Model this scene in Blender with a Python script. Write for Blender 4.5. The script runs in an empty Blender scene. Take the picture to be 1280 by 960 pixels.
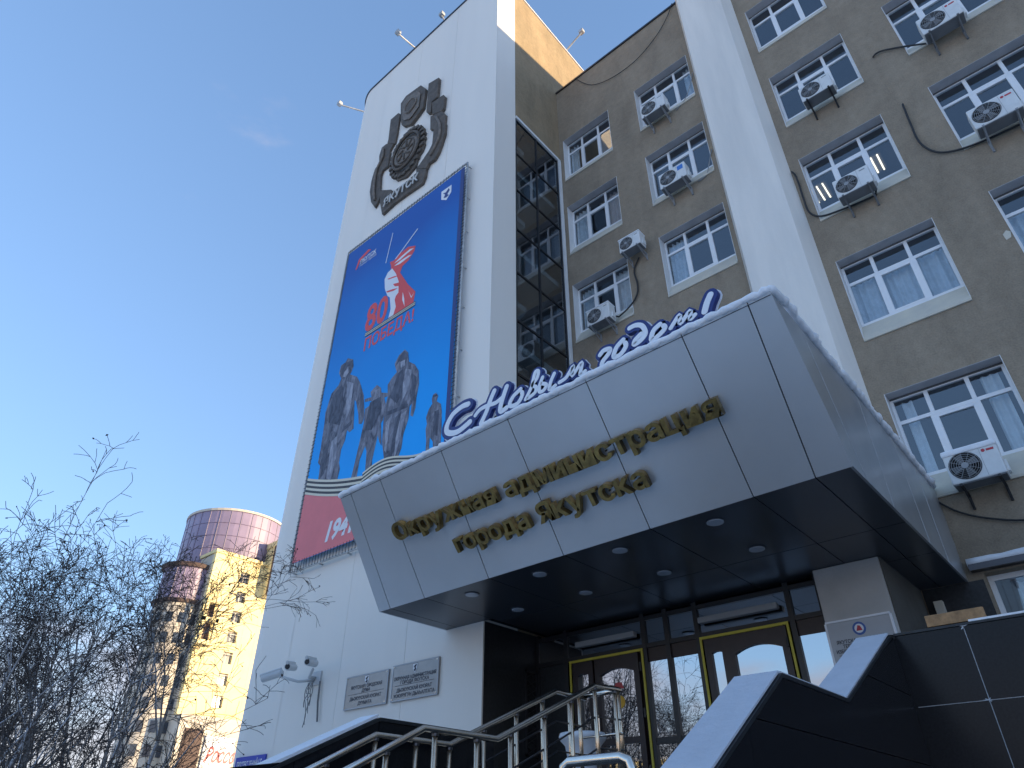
import bpy, bmesh, math, random
from mathutils import Vector, Matrix
R = math.radians
rnd = random.Random(7)
sc = bpy.context.scene
COL = sc.collection

# ------------------------------------------------------------------ camera
cam_d = bpy.data.cameras.new('camera'); cam = bpy.data.objects.new('camera', cam_d); COL.objects.link(cam)
cam.location = (0, -12.2, 1.6); cam.rotation_euler = (R(90 + 34.15), 0, R(41.1))
cam_d.sensor_width = 36; cam_d.lens = 36 * 856 / 1280; cam_d.clip_start = .05; cam_d.clip_end = 3000
sc.camera = cam
# ------------------------------------------------------------------ sky, sun, exposure
SUN_AZ = R(63.4); SUN_EL = R(5.6)            # azimuth from +Y towards +X
w = bpy.data.worlds.new('World'); sc.world = w; w.use_nodes = True
nt = w.node_tree; nt.nodes.clear()
sky = nt.nodes.new('ShaderNodeTexSky'); sky.sky_type = 'NISHITA'; sky.sun_disc = False
sky.sun_elevation = SUN_EL; sky.sun_rotation = SUN_AZ; sky.air_density = 1.0; sky.dust_density = 0.35; sky.ozone_density = 2.2
bg = nt.nodes.new('ShaderNodeBackground'); bg.inputs[1].default_value = .15
out = nt.nodes.new('ShaderNodeOutputWorld')
gm_ = nt.nodes.new('ShaderNodeGamma'); gm_.inputs[1].default_value = .64          # gamma evens out the sky: flatter, paler
tn = nt.nodes.new('ShaderNodeMix'); tn.data_type = 'RGBA'; tn.blend_type = 'MULTIPLY'; tn.inputs[0].default_value = 1; tn.inputs[7].default_value = (.665, .775, 1.0, 1)
nt.links.new(sky.outputs[0], gm_.inputs[0]); nt.links.new(gm_.outputs[0], tn.inputs[6]); nt.links.new(bg.outputs[0], out.inputs[0])
# low bank of winter cloud all round the horizon
tc = nt.nodes.new('ShaderNodeTexCoord'); sx_ = nt.nodes.new('ShaderNodeSeparateXYZ'); nt.links.new(tc.outputs['Generated'], sx_.inputs[0])
bd = nt.nodes.new('ShaderNodeMapRange'); bd.inputs['From Min'].default_value = .27; bd.inputs['From Max'].default_value = .13; nt.links.new(sx_.outputs['Z'], bd.inputs[0])
cm = nt.nodes.new('ShaderNodeMapping'); cm.inputs['Scale'].default_value = (1, 1, 2.6); nt.links.new(tc.outputs['Generated'], cm.inputs[0])
cn = nt.nodes.new('ShaderNodeTexNoise'); cn.inputs['Scale'].default_value = 4.2; cn.inputs['Detail'].default_value = 7; cn.inputs['Roughness'].default_value = .55; nt.links.new(cm.outputs[0], cn.inputs['Vector'])
ca = nt.nodes.new('ShaderNodeMath'); ca.operation = 'MULTIPLY_ADD'; ca.inputs[1].default_value = .5; nt.links.new(bd.outputs[0], ca.inputs[0]); nt.links.new(cn.outputs[0], ca.inputs[2])
cr_ = nt.nodes.new('ShaderNodeMapRange'); cr_.interpolation_type = 'SMOOTHSTEP'; cr_.inputs['From Min'].default_value = .66; cr_.inputs['From Max'].default_value = .96; cr_.inputs['To Max'].default_value = .7; nt.links.new(ca.outputs[0], cr_.inputs[0])
cx = nt.nodes.new('ShaderNodeMix'); cx.data_type = 'RGBA'; cx.inputs[7].default_value = (1.16, 1.03, 1.10, 1)
nt.links.new(cr_.outputs[0], cx.inputs[0]); nt.links.new(tn.outputs[2], cx.inputs[6]); nt.links.new(cx.outputs[2], bg.inputs[0])
sd = bpy.data.lights.new('sun', 'SUN'); sd.energy = 2.0; sd.angle = R(.5); sd.color = (1, .75, .44)
sun = bpy.data.objects.new('sun', sd); COL.objects.link(sun)
sv = Vector((math.sin(SUN_AZ) * math.cos(SUN_EL), math.cos(SUN_AZ) * math.cos(SUN_EL), math.sin(SUN_EL)))
sun.rotation_euler = (-sv).to_track_quat('-Z', 'Y').to_euler(); sun.location = sv * 60
sc.view_settings.view_transform = 'Standard'; sc.view_settings.look = 'None'
sc.view_settings.exposure = 2.22; sc.view_settings.gamma = 1; sc.view_settings.use_curve_mapping = False
sc.cycles.use_denoising = True; sc.cycles.max_bounces = 8; sc.cycles.transparent_max_bounces = 24
sc.cycles.caustics_reflective = False; sc.cycles.caustics_refractive = False

# ------------------------------------------------------------------ materials
MATS = {}
def mat(name, col, rough=.6, metal=0., var=.12, vscale=2.0, bump=0., bscale=60., col2=None, spec=.5, streak=False, emit=None, coat=0.):
    m = bpy.data.materials.new(name); m.use_nodes = True; n = m.node_tree.nodes; l = m.node_tree.links
    p = n['Principled BSDF']
    p.inputs['Roughness'].default_value = rough; p.inputs['Metallic'].default_value = metal
    p.inputs['Specular IOR Level'].default_value = spec
    p.inputs['Coat Weight'].default_value = coat
    c = (*col, 1)
    geo = n.new('ShaderNodeNewGeometry')
    if var > 0:
        mp = n.new('ShaderNodeMapping'); l.new(geo.outputs['Position'], mp.inputs[0])
        if streak: mp.inputs['Scale'].default_value = (1, 1, .12)
        nz = n.new('ShaderNodeTexNoise'); nz.inputs['Scale'].default_value = vscale; nz.inputs['Detail'].default_value = 6; nz.inputs['Roughness'].default_value = .6
        l.new(mp.outputs[0], nz.inputs['Vector'])
        rp = n.new('ShaderNodeValToRGB'); rp.color_ramp.elements[0].position = .3; rp.color_ramp.elements[1].position = .7
        a = col2 if col2 else tuple(x * (1 - var) for x in col)
        b = col if col2 else tuple(min(1, x * (1 + var)) for x in col)
        rp.color_ramp.elements[0].color = (*a, 1); rp.color_ramp.elements[1].color = (*b, 1)
        l.new(nz.outputs[0], rp.inputs[0]); l.new(rp.outputs[0], p.inputs['Base Color'])
    else:
        p.inputs['Base Color'].default_value = c
    if bump > 0:
        nb = n.new('ShaderNodeTexNoise'); nb.inputs['Scale'].default_value = bscale; nb.inputs['Detail'].default_value = 5
        l.new(geo.outputs['Position'], nb.inputs['Vector'])
        bp = n.new('ShaderNodeBump'); bp.inputs['Strength'].default_value = bump; bp.inputs['Distance'].default_value = .02
        l.new(nb.outputs[0], bp.inputs['Height']); l.new(bp.outputs[0], p.inputs['Normal'])
    if emit:
        p.inputs['Emission Color'].default_value = (*emit[:3], 1); p.inputs['Emission Strength'].default_value = emit[3]
    MATS[name] = m
    return m

def glass(name, tint, ior, rough=.0, dark=None):
    """pane: sky and street reflected by Fresnel, the room seen through the rest"""
    m = bpy.data.materials.new(name); m.use_nodes = True; n = m.node_tree.nodes; l = m.node_tree.links
    n.remove(n['Principled BSDF']); o = n['Material Output']
    fr = n.new('ShaderNodeFresnel'); fr.inputs[0].default_value = ior
    g = n.new('ShaderNodeBsdfGlossy'); g.inputs['Roughness'].default_value = rough; g.inputs['Color'].default_value = (.95, .97, 1, 1)
    geo = n.new('ShaderNodeNewGeometry'); nz = n.new('ShaderNodeTexNoise'); nz.inputs['Scale'].default_value = 1.3
    bp = n.new('ShaderNodeBump'); bp.inputs['Strength'].default_value = .012; bp.inputs['Distance'].default_value = .02
    l.new(geo.outputs['Position'], nz.inputs['Vector']); l.new(nz.outputs[0], bp.inputs['Height']); l.new(bp.outputs[0], g.inputs['Normal'])
    t = n.new('ShaderNodeBsdfTransparent'); t.inputs[0].default_value = (*tint, 1)
    ff = n.new('ShaderNodeMath'); ff.operation = 'SUBTRACT'; ff.use_clamp = True; l.new(fr.outputs[0], ff.inputs[0]); l.new(geo.outputs['Backfacing'], ff.inputs[1])   # the far face of the pane lets light out
    mx = n.new('ShaderNodeMixShader'); l.new(ff.outputs[0], mx.inputs[0]); l.new(t.outputs[0], mx.inputs[1]); l.new(g.outputs[0], mx.inputs[2])
    l.new(mx.outputs[0], o.inputs[0]); MATS[name] = m
    return m

M = MATS
mat('stucco', (.30, .245, .18), .9, var=.2, vscale=.9, bump=.5, bscale=45, col2=(.225, .185, .14))
mat('stucco_side', (.36, .27, .17), .9, var=.15, vscale=.8, bump=.5, bscale=45, col2=(.29, .22, .14))
mat('tower_white', (.89, .835, .755), .7, var=.06, vscale=.5, streak=True, col2=(.83, .78, .71), bump=.08, bscale=12)
mat('joint_dark', (.10, .10, .10), .9, var=0)
mat('pilaster_white', (.88, .83, .755), .75, var=.1, vscale=1.4, streak=True, col2=(.70, .67, .62), bump=.15, bscale=20)
mat('dark_matt', (.085, .08, .07), .9, var=.2, vscale=2, bump=.4, bscale=40)
mat('lintel_grey', (.44, .42, .42), .8, var=.12, vscale=3, bump=.2, bscale=30)
mat('cream_paint', (.66, .61, .49), .75, var=.1, vscale=3, bump=.2, bscale=30, col2=(.55, .52, .45))
mat('white_paint', (.78, .78, .77), .6, var=.06, vscale=4)
mat('pvc', (.82, .83, .84), .35, var=.04, vscale=5)
mat('room', (.14, .14, .15), .9, var=.1)
mat('stair_room', (.42, .42, .42), .9, var=.1)
mat('room_dark', (.10, .10, .11), .9, var=.1)
mat('curtain_blue', (.66, .70, .74), .9, var=.15, vscale=6)
mat('curtain_pale', (.80, .81, .82), .9, var=.1, vscale=6)
mat('curtain_rose', (.40, .33, .33), .9, var=.15, vscale=5)
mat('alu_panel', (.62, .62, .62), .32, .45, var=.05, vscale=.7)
mat('alu_shaded', (.40, .41, .42), .30, .45, var=.12, vscale=1.1)  # same canopy metal, darkened to carry the shade on its cheeks
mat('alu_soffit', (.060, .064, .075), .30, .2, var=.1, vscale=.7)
mat('alu_back', (.02, .02, .022), .8, var=0)
mat('granite', (.016, .017, .020), .22, var=.5, vscale=60, spec=.22, col2=(.008, .008, .01))
mat('granite_matt', (.022, .024, .027), .4, var=.4, vscale=20, spec=.4)
mat('frost', (.55, .56, .58), .8, var=.2, vscale=30)
mat('snow', (.86, .87, .90), .7, var=.04, vscale=6, bump=.6, bscale=25)
mat('snow_thin', (.56, .58, .63), .75, var=.06, vscale=5, bump=.3, bscale=30)
mat('column_grey', (.50, .49, .47), .8, var=.12, vscale=2.5, bump=.3, bscale=30, col2=(.42, .415, .40))
mat('snow_ground', (.88, .87, .86), .8, var=.12, vscale=.4, bump=.6, bscale=3)
mat('chrome', (.80, .72, .62), .18, 1., var=.05, vscale=20)  # warm tint stands in for the reflection of a sunlit building
mat('post_metal', (.80, .60, .42), .22, .9, var=.08, vscale=20)  # warmer still: golden reflection put into the base colour
mat('dark_steel', (.10, .10, .11), .35, .9, var=.1)
mat('black_frame', (.018, .018, .02), .4, var=0)
mat('brown_frame', (.030, .018, .017), .4, var=.15, vscale=8)
mat('yellow_tape', (.55, .47, .05), .5, var=.1, vscale=8)
mat('sticker_yellow', (.75, .42, .03), .5, var=0)
mat('sticker_red', (.55, .08, .08), .5, var=0)
mat('brass', (.46, .30, .095), .30, .85, var=.3, vscale=8, bump=.35, bscale=24, col2=(.17, .115, .05))  # darker blotches imitate dark and bright reflections in the metal
mat('brass_dark', (.10, .075, .05), .5, .6, var=.3, vscale=9)
mat('sign_white', (.82, .84, .88), .45, var=.04)
mat('sign_blue', (.018, .034, .17), .4, var=.06)
mat('bronze', (.115, .092, .072), .7, .1, var=.35, vscale=5, bump=.6, bscale=14)
mat('bronze_light', (.19, .155, .125), .65, .1, var=.35, vscale=7, bump=.6, bscale=14)
mat('letter_pale', (.6, .58, .54), .6, var=0)
mat('banner_frame', (.50, .50, .49), .5, .4, var=.3, vscale=6)
mat('print_red', (.80, .20, .21), .6, var=.05)
mat('print_scarlet', (.78, .09, .09), .6, var=.06)
mat('print_white', (.80, .80, .82), .6, var=.03)
mat('print_black', (.05, .05, .055), .6, var=.0)
mat('print_cream', (.72, .66, .52), .6, var=.04)
mat('plaque', (.30, .30, .30), .36, .6, var=.06, vscale=6)
mat('plaque_pale', (.44, .45, .47), .5, var=.04)
mat('ink', (.035, .04, .06), .6, var=0)
mat('ink_blue', (.06, .13, .38), .6, var=0)
mat('ac_white', (.72, .73, .72), .45, var=.06, vscale=7)
mat('ac_dark', (.03, .03, .033), .6, var=0)
mat('ac_grille', (.30, .31, .32), .5, var=0)
mat('ac_base', (.16, .165, .17), .6, var=.2)
mat('logo_red', (.5, .04, .06), .5, var=0)
mat('logo_blue', (.05, .2, .6), .5, var=0)
mat('cable', (.025, .025, .027), .6, var=0)
mat('wood', (.34, .19, .085), .7, var=.35, vscale=18)
mat('urn', (.66, .68, .72), .55, var=.08, vscale=5)
mat('camera_white', (.56, .57, .57), .4, var=.06)
mat('street_blue', (.02, .05, .42), .45, var=.04)
mat('asphalt', (.45, .45, .46), .9, var=.2)
mat('stone_step', (.07, .07, .075), .5, var=.2, vscale=20)
mat('lamp_lens', (.50, .52, .56), .25, var=0)
mat('tube_light', (1, .95, .8), .5, var=0, emit=(1, .88, .66, .55))
mat('far_yellow', (.82, .69, .36), .85, var=.08, vscale=.4)
mat('far_beige', (.55, .50, .42), .85, var=.1, vscale=.4)
mat('far_purple', (.27, .215, .31), .4, var=.12, vscale=.3, spec=.6)
mat('far_purple_dark', (.17, .13, .19), .35, var=.1, vscale=.3)
mat('far_grey', (.46, .45, .43), .85, var=.15, vscale=.3)
mat('far_brown', (.09, .06, .05), .8, var=.2)
mat('far_red', (.30, .09, .08), .8, var=.2)
mat('far_glass', (.05, .06, .08), .12, var=0, spec=.8)
mat('far_frame', (.45, .42, .40), .6, var=0)
glass('pane', (.86, .90, .92), 2.35)
glass('stair_pane', (.70, .76, .78), 2.5)
glass('door_pane', (.12, .13, .14), 6.0)

def stucco(name, cols):
    m = bpy.data.materials.new(name); m.use_nodes = True; n = m.node_tree.nodes; l = m.node_tree.links; p = n['Principled BSDF']; p.inputs['Roughness'].default_value = .92; p.inputs['Specular IOR Level'].default_value = .25
    geo = n.new('ShaderNodeNewGeometry')
    def noise(sc_, det, scale=(1, 1, 1), dist=0.):
        mp = n.new('ShaderNodeMapping'); mp.inputs['Scale'].default_value = scale; l.new(geo.outputs['Position'], mp.inputs[0])
        q = n.new('ShaderNodeTexNoise'); q.inputs['Scale'].default_value = sc_; q.inputs['Detail'].default_value = det; q.inputs['Roughness'].default_value = .62; q.inputs['Distortion'].default_value = dist; l.new(mp.outputs[0], q.inputs['Vector']); return q
    big = noise(.55, 5, dist=.8); stain = noise(1.6, 7, (1, 1, .25), .6); fine = noise(34, 3); mid = noise(6, 6)
    rp = n.new('ShaderNodeValToRGB'); rp.color_ramp.elements[0].position = .33; rp.color_ramp.elements[1].position = .68; rp.color_ramp.elements[0].color = (*cols[0], 1); rp.color_ramp.elements[1].color = (*cols[1], 1); l.new(big.outputs[0], rp.inputs[0])
    cur = rp.outputs[0]
    for src, lo, hi in ((stain, .86, 1.10), (mid, .90, 1.09), (fine, .86, 1.13)):
        mr = n.new('ShaderNodeMapRange'); mr.inputs['From Min'].default_value = .3; mr.inputs['From Max'].default_value = .7; mr.inputs['To Min'].default_value = lo; mr.inputs['To Max'].default_value = hi; l.new(src.outputs[0], mr.inputs[0])
        mx = n.new('ShaderNodeMix'); mx.data_type = 'RGBA'; mx.blend_type = 'MULTIPLY'; mx.inputs[0].default_value = 1; l.new(cur, mx.inputs[6]); l.new(mr.outputs[0], mx.inputs[7]); cur = mx.outputs[2]
    l.new(cur, p.inputs['Base Color'])
    b1 = n.new('ShaderNodeBump'); b1.inputs['Strength'].default_value = .55; b1.inputs['Distance'].default_value = .03; l.new(mid.outputs[0], b1.inputs['Height'])
    b2 = n.new('ShaderNodeBump'); b2.inputs['Strength'].default_value = .6; b2.inputs['Distance'].default_value = .012; l.new(fine.outputs[0], b2.inputs['Height']); l.new(b1.outputs[0], b2.inputs['Normal']); l.new(b2.outputs[0], p.inputs['Normal'])
    MATS[name] = m
stucco('stucco', ((.285, .232, .172), (.345, .282, .208))); stucco('stucco_side', ((.28, .22, .14), (.36, .27, .17)))

# bark with lying snow / frost
def bark(name, base, frost):
    m = bpy.data.materials.new(name); m.use_nodes = True; n = m.node_tree.nodes; l = m.node_tree.links; p = n['Principled BSDF']
    geo = n.new('ShaderNodeNewGeometry'); sx = n.new('ShaderNodeSeparateXYZ'); l.new(geo.outputs['Normal'], sx.inputs[0])
    nz = n.new('ShaderNodeTexNoise'); nz.inputs['Scale'].default_value = 2.2; l.new(geo.outputs['Position'], nz.inputs['Vector'])
    ad = n.new('ShaderNodeMath'); ad.operation = 'MULTIPLY_ADD'; ad.inputs[1].default_value = 1.4; l.new(nz.outputs[0], ad.inputs[0]); l.new(sx.outputs['Z'], ad.inputs[2])
    rp = n.new('ShaderNodeValToRGB'); rp.color_ramp.elements[0].position = .95; rp.color_ramp.elements[1].position = 1.0 if frost else 1.0
    rp.color_ramp.elements[0].color = (*base, 1); rp.color_ramp.elements[1].color = (.62, .62, .66, 1) if frost else (*base, 1)
    rp.color_ramp.elements[0].position = .80
    l.new(ad.outputs[0], rp.inputs[0]); l.new(rp.outputs[0], p.inputs['Base Color']); p.inputs['Roughness'].default_value = .85
    MATS[name] = m
bark('bark', (.27, .245, .23), True)
bark('twig', (.075, .060, .052), False)
mat('leaf_dry', (.05, .035, .028), .9, var=.2)

# banner blue print: deeper at the top, lighter below (ink, not light)
def banner_print():
    m = bpy.data.materials.new('banner_blue'); m.use_nodes = True; n = m.node_tree.nodes; l = m.node_tree.links; p = n['Principled BSDF']
    geo = n.new('ShaderNodeNewGeometry'); sx = n.new('ShaderNodeSeparateXYZ'); l.new(geo.outputs['Position'], sx.inputs[0])
    mr = n.new('ShaderNodeMapRange'); mr.inputs['From Min'].default_value = 9; mr.inputs['From Max'].default_value = 18; l.new(sx.outputs['Z'], mr.inputs[0])
    nz = n.new('ShaderNodeTexNoise'); nz.inputs['Scale'].default_value = .35; l.new(geo.outputs['Position'], nz.inputs['Vector'])
    ad = n.new('ShaderNodeMath'); ad.operation = 'MULTIPLY_ADD'; ad.inputs[1].default_value = .25; l.new(nz.outputs[0], ad.inputs[0]); l.new(mr.outputs[0], ad.inputs[2])
    rp = n.new('ShaderNodeValToRGB'); rp.color_ramp.elements[0].position = .1; rp.color_ramp.elements[1].position = 1.1
    p.inputs['Specular IOR Level'].default_value = .2; rp.color_ramp.elements[0].color = (.010, .42, 1.0, 1); rp.color_ramp.elements[1].color = (.030, .12, .42, 1)
    l.new(ad.outputs[0], rp.inputs[0]); l.new(rp.outputs[0], p.inputs['Base Color']); p.inputs['Roughness'].default_value = .55
    MATS['banner_blue'] = m
banner_print()
def bronze_print(name, lo, hi, seed):
    m = bpy.data.materials.new(name); m.use_nodes = True; n = m.node_tree.nodes; l = m.node_tree.links; p = n['Principled BSDF']
    geo = n.new('ShaderNodeNewGeometry'); mp = n.new('ShaderNodeMapping'); mp.inputs['Scale'].default_value = (2.6, 1, .9); mp.inputs['Rotation'].default_value = (0, R(14), 0); mp.inputs['Location'].default_value = (seed, 0, 0)
    nz = n.new('ShaderNodeTexNoise'); nz.inputs['Scale'].default_value = 2.1; nz.inputs['Detail'].default_value = 6; nz.inputs['Roughness'].default_value = .62; nz.inputs['Distortion'].default_value = 1.1
    l.new(geo.outputs['Position'], mp.inputs[0]); l.new(mp.outputs[0], nz.inputs['Vector'])
    rp = n.new('ShaderNodeValToRGB'); rp.color_ramp.elements[0].position = .36; rp.color_ramp.elements[1].position = .66
    rp.color_ramp.elements[0].color = (*lo, 1); rp.color_ramp.elements[1].color = (*hi, 1)
    l.new(nz.outputs[0], rp.inputs[0]); l.new(rp.outputs[0], p.inputs['Base Color']); p.inputs['Roughness'].default_value = .6
    MATS[name] = m
bronze_print('print_bronze', (.040, .046, .075), (.26, .265, .32), 0)
bronze_print('print_bronze_dark', (.030, .035, .06), (.11, .12, .165), 3.3)
bronze_print('print_bronze_light', (.17, .18, .23), (.44, .45, .52), 7.1)

# ------------------------------------------------------------------ mesh helpers
def origin_of(o):
    v = Vector((0, 0, 0))
    while o is not None:
        v += o.location; o = o.parent
    return v

class MB:
    def __init__(s): s.v = []; s.f = []
    def add(s, vs, fs):
        b = len(s.v); s.v += [tuple(q) for q in vs]; s.f += [tuple(i + b for i in f) for f in fs]; return s
    def box(s, x0, x1, y0, y1, z0, z1):
        return s.add([(x0,y0,z0),(x1,y0,z0),(x1,y1,z0),(x0,y1,z0),(x0,y0,z1),(x1,y0,z1),(x1,y1,z1),(x0,y1,z1)],
                     [(3,2,1,0),(4,5,6,7),(0,1,5,4),(1,2,6,5),(2,3,7,6),(3,0,4,7)])
    def hexa(s, a, b):           # two quads, a = front ring, b = back ring
        return s.add(list(a) + list(b), [(0,1,2,3),(7,6,5,4),(0,4,5,1),(1,5,6,2),(2,6,7,3),(3,7,4,0)])
    def prism(s, poly, d, axis='y', at=0.):
        """extrude a 2-D outline: axis y: (x,z) at y=at..at+d ; x: (y,z) ; z: (x,y)"""
        n = len(poly)
        f = {'y': lambda p, h: (p[0], h, p[1]), 'x': lambda p, h: (h, p[0], p[1]), 'z': lambda p, h: (p[0], p[1], h)}[axis]
        vs = [f(p, at) for p in poly] + [f(p, at + d) for p in poly]
        fs = [tuple(range(n)), tuple(range(2 * n - 1, n - 1, -1))] + [(i, i + n, (i + 1) % n + n, (i + 1) % n) for i in range(n)]
        return s.add(vs, fs)
    def tube(s, pts, r, k=8, cap=True):
        pts = [Vector(p) for p in pts]; rs = r if isinstance(r, (list, tuple)) else [r] * len(pts)
        vs = []; up = None
        for i, p in enumerate(pts):
            d = (pts[min(i + 1, len(pts) - 1)] - pts[max(i - 1, 0)])
            d = d.normalized() if d.length > 1e-9 else Vector((0, 0, 1))
            if up is None:
                up = d.orthogonal().normalized()
            up = (up - d * up.dot(d)); up = up.normalized() if up.length > 1e-6 else d.orthogonal().normalized()
            sd_ = d.cross(up)
            for j in range(k):
                a = 2 * math.pi * j / k
                vs.append(p + (up * math.cos(a) + sd_ * math.sin(a)) * rs[i])
        fs = []
        for i in range(len(pts) - 1):
            for j in range(k):
                fs.append((i * k + j, i * k + (j + 1) % k, (i + 1) * k + (j + 1) % k, (i + 1) * k + j))
        if cap:
            fs.append(tuple(range(k - 1, -1, -1))); fs.append(tuple(range((len(pts) - 1) * k, len(pts) * k)))
        return s.add(vs, fs)
    def lathe(s, prof, k=24, c=(0, 0, 0), axis='z'):
        vs = []
        for r, h in prof:
            for j in range(k):
                a = 2 * math.pi * j / k
                q = (r * math.cos(a), r * math.sin(a), h) if axis == 'z' else (r * math.cos(a), h, r * math.sin(a))
                vs.append((c[0] + q[0], c[1] + q[1], c[2] + q[2]))
        fs = []
        for i in range(len(prof) - 1):
            for j in range(k):
                q = (i * k + j, i * k + (j + 1) % k, (i + 1) * k + (j + 1) % k, (i + 1) * k + j)
                fs.append(q if axis == 'z' else q[::-1])
        t0 = tuple(range(k)); t1 = tuple(range((len(prof) - 1) * k, len(prof) * k))
        fs += [t0[::-1], t1] if axis == 'z' else [t0, t1[::-1]]
        return s.add(vs, fs)
    def mesh(s, name, m, off=(0, 0, 0), smooth=False, bevel=0., norm=True):
        me = bpy.data.meshes.new(name)
        me.from_pydata([(v[0] - off[0], v[1] - off[1], v[2] - off[2]) for v in s.v], [], s.f)
        if norm or bevel:
            bm = bmesh.new(); bm.from_mesh(me)
            if norm: bmesh.ops.recalc_face_normals(bm, faces=bm.faces)
            if bevel: bmesh.ops.bevel(bm, geom=bm.edges[:], offset=bevel, segments=2, profile=.6, affect='EDGES')
            bm.to_mesh(me); bm.free()
        if smooth:
            for p in me.polygons: p.use_smooth = True
        me.materials.append(M[m]); me.update()
        return me
    def build(s, name, m, parent=None, local=False, smooth=False, bevel=0., norm=True):
        off = (0, 0, 0) if (local or parent is None) else origin_of(parent)
        return link(name, s.mesh(name, m, off, smooth, bevel, norm), parent)

def link(name, data, parent=None, loc=(0, 0, 0)):
    o = bpy.data.objects.new(name, data); COL.objects.link(o); o.location = loc
    if parent is not None: o.parent = parent
    return o
def tag(o, label, cat, group=None):
    o['label'] = label; o['category'] = cat
    if group: o['group'] = group
    return o
def thing(name, label, cat, loc=(0, 0, 0), group=None):
    return tag(link(name, None, None, loc), label, cat, group)
def structure(o): o['kind'] = 'structure'; return o
def stuff(o): o['kind'] = 'stuff'; return o

TXT = {}
def text_mesh(body, size, m, ext=0., off=0., shear=0., align='LEFT', spacing=1.):
    key = (body, size, m, ext, off, shear, align, spacing)
    if key in TXT: return TXT[key]
    c = bpy.data.curves.new('lettering', 'FONT'); c.body = body; c.size = size; c.extrude = ext; c.offset = off; c.shear = shear
    c.align_x = align; c.space_character = spacing; c.resolution_u = 3
    o = bpy.data.objects.new('lettering', c); COL.objects.link(o)
    bpy.context.view_layer.update()
    me = bpy.data.meshes.new_from_object(o.evaluated_get(bpy.context.evaluated_depsgraph_get()))
    bpy.data.objects.remove(o); bpy.data.curves.remove(c)
    me.materials.clear(); me.materials.append(M[m]); me.name = 'lettering'
    TXT[key] = me
    return me
FACE_FRONT = Matrix.Rotation(R(90), 4, 'X')       # text in the XZ plane, read from -Y
def text_obj(name, body, size, m, parent, pos, sx=1., sz=1., **kw):
    """flat or raised lettering on a wall facing -Y; pos is the world point of its baseline"""
    me = text_mesh(body, size, m, **kw)
    o = link(name, me, parent)
    p = Vector(pos) - (origin_of(parent) if parent else Vector((0, 0, 0)))
    o.matrix_local = Matrix.Translation(p) @ FACE_FRONT @ Matrix.Diagonal((sx, sz, 1, 1))
    return o

# ================================================================== SETTING
g = MB(); N = 40
g.add([(-600, -600, 0), (600, -600, 0), (600, 600, 0), (-600, 600, 0)], [(0, 1, 2, 3)])
structure(g.build('ground', 'snow_ground'))
g = MB(); g.add([(-600, -34, .004), (600, -34, .004), (600, -22, .004), (-600, -22, .004)], [(0, 1, 2, 3)])
structure(g.build('road', 'asphalt'))
# kerb and pavement between the stairs and the road
g = MB(); g.box(-600, 600, -21.95, -21.75, 0, .13); structure(g.build('kerb', 'stone_step'))

# ---- porch, stairs, landing (below the eye, kept simple but real)
st = MB()
st.box(-8.5, -1.82, -5.8, -.0, 0, 2.1)
structure(st.build('porch', 'granite_matt'))
st = MB()
for i in range(4):                                # upper flight
    st.box(-4.70, -1.72, -7.4 + i * .4, -5.81, 1.45 + i * .1625 if i else 0, 1.45 + (i + 1) * .1625 - (.004 if i == 3 else 0)) if i else st.box(-4.70, -1.72, -7.4, -5.81, 0, 1.6125)
st.box(-4.70, -1.72, -8.4, -7.4, 0, 1.45)
for i in range(9):
    st.box(-4.70, -1.72, -8.4 - (i + 1) * .31, -8.4 - i * .31, 0, 1.45 - (i + 1) * .155 + .05)
structure(st.build('stairs', 'stone_step'))

# ================================================================== MAIN BUILDING
bld = thing('office_building', 'brown stucco office block with rows of white windows and air conditioners', 'building', (0, 6, 0))
PITCH = 3.29; SILL0 = 6.31; OW = 1.84; OH = 2.07; DEP = .30
COLS = {'A': -8.34, 'B': -5.50, 'W': -1.74, 'V': 1.06, 'U': 3.86}
holes = []; spots = []
for cname, x in COLS.items():
    for k in range(5):
        z = SILL0 + k * PITCH
        holes.append((x, x + OW, z, z + OH)); spots.append((cname, k, x, z))
LOW = (-1.30, 3.2, 2.9, 5.0)
holes.append(LOW)
def holed_wall(x0, x1, z0, z1, hs, y0, y1):
    m = MB()
    xs = sorted({x0, x1, *[h[0] for h in hs], *[h[1] for h in hs]}); zs = sorted({z0, z1, *[h[2] for h in hs], *[h[3] for h in hs]})
    inside = lambda x, z: any(h[0] < x < h[1] and h[2] < z < h[3] for h in hs)
    idx = {}
    def V(x, y, z):
        k = (round(x, 4), y, round(z, 4))
        if k not in idx: idx[k] = len(m.v); m.v.append((x, y, z))
        return idx[k]
    for i in range(len(xs) - 1):
        for j in range(len(zs) - 1):
            if inside((xs[i] + xs[i + 1]) / 2, (zs[j] + zs[j + 1]) / 2): continue
            a, b, c, d = xs[i], xs[i + 1], zs[j], zs[j + 1]
            m.f.append((V(a, y0, c), V(b, y0, c), V(b, y0, d), V(a, y0, d)))
            m.f.append((V(a, y1, d), V(b, y1, d), V(b, y1, c), V(a, y1, c)))
    for h in hs + [(x0, x1, z0, z1)]:
        a, b, c, d = h
        m.f += [(V(a, y0, c), V(b, y0, c), V(b, y1, c), V(a, y1, c)), (V(a, y0, d), V(b, y0, d), V(b, y1, d), V(a, y1, d)),
                (V(a, y0, c), V(a, y0, d), V(a, y1, d), V(a, y1, c)), (V(b, y0, c), V(b, y0, d), V(b, y1, d), V(b, y1, c))]
    return m
holed_wall(-8.5, 70, 0, 24.4, holes, 0, DEP).build('wall', 'stucco', bld, norm=False)
MB().box(-8.5, 70, -.05, DEP + .1, 24.404, 24.47).build('coping', 'dark_steel', bld)
MB().box(-8.2, 70, DEP + .1, 14, 24.0, 24.2).build('roof', 'snow', bld)
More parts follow.
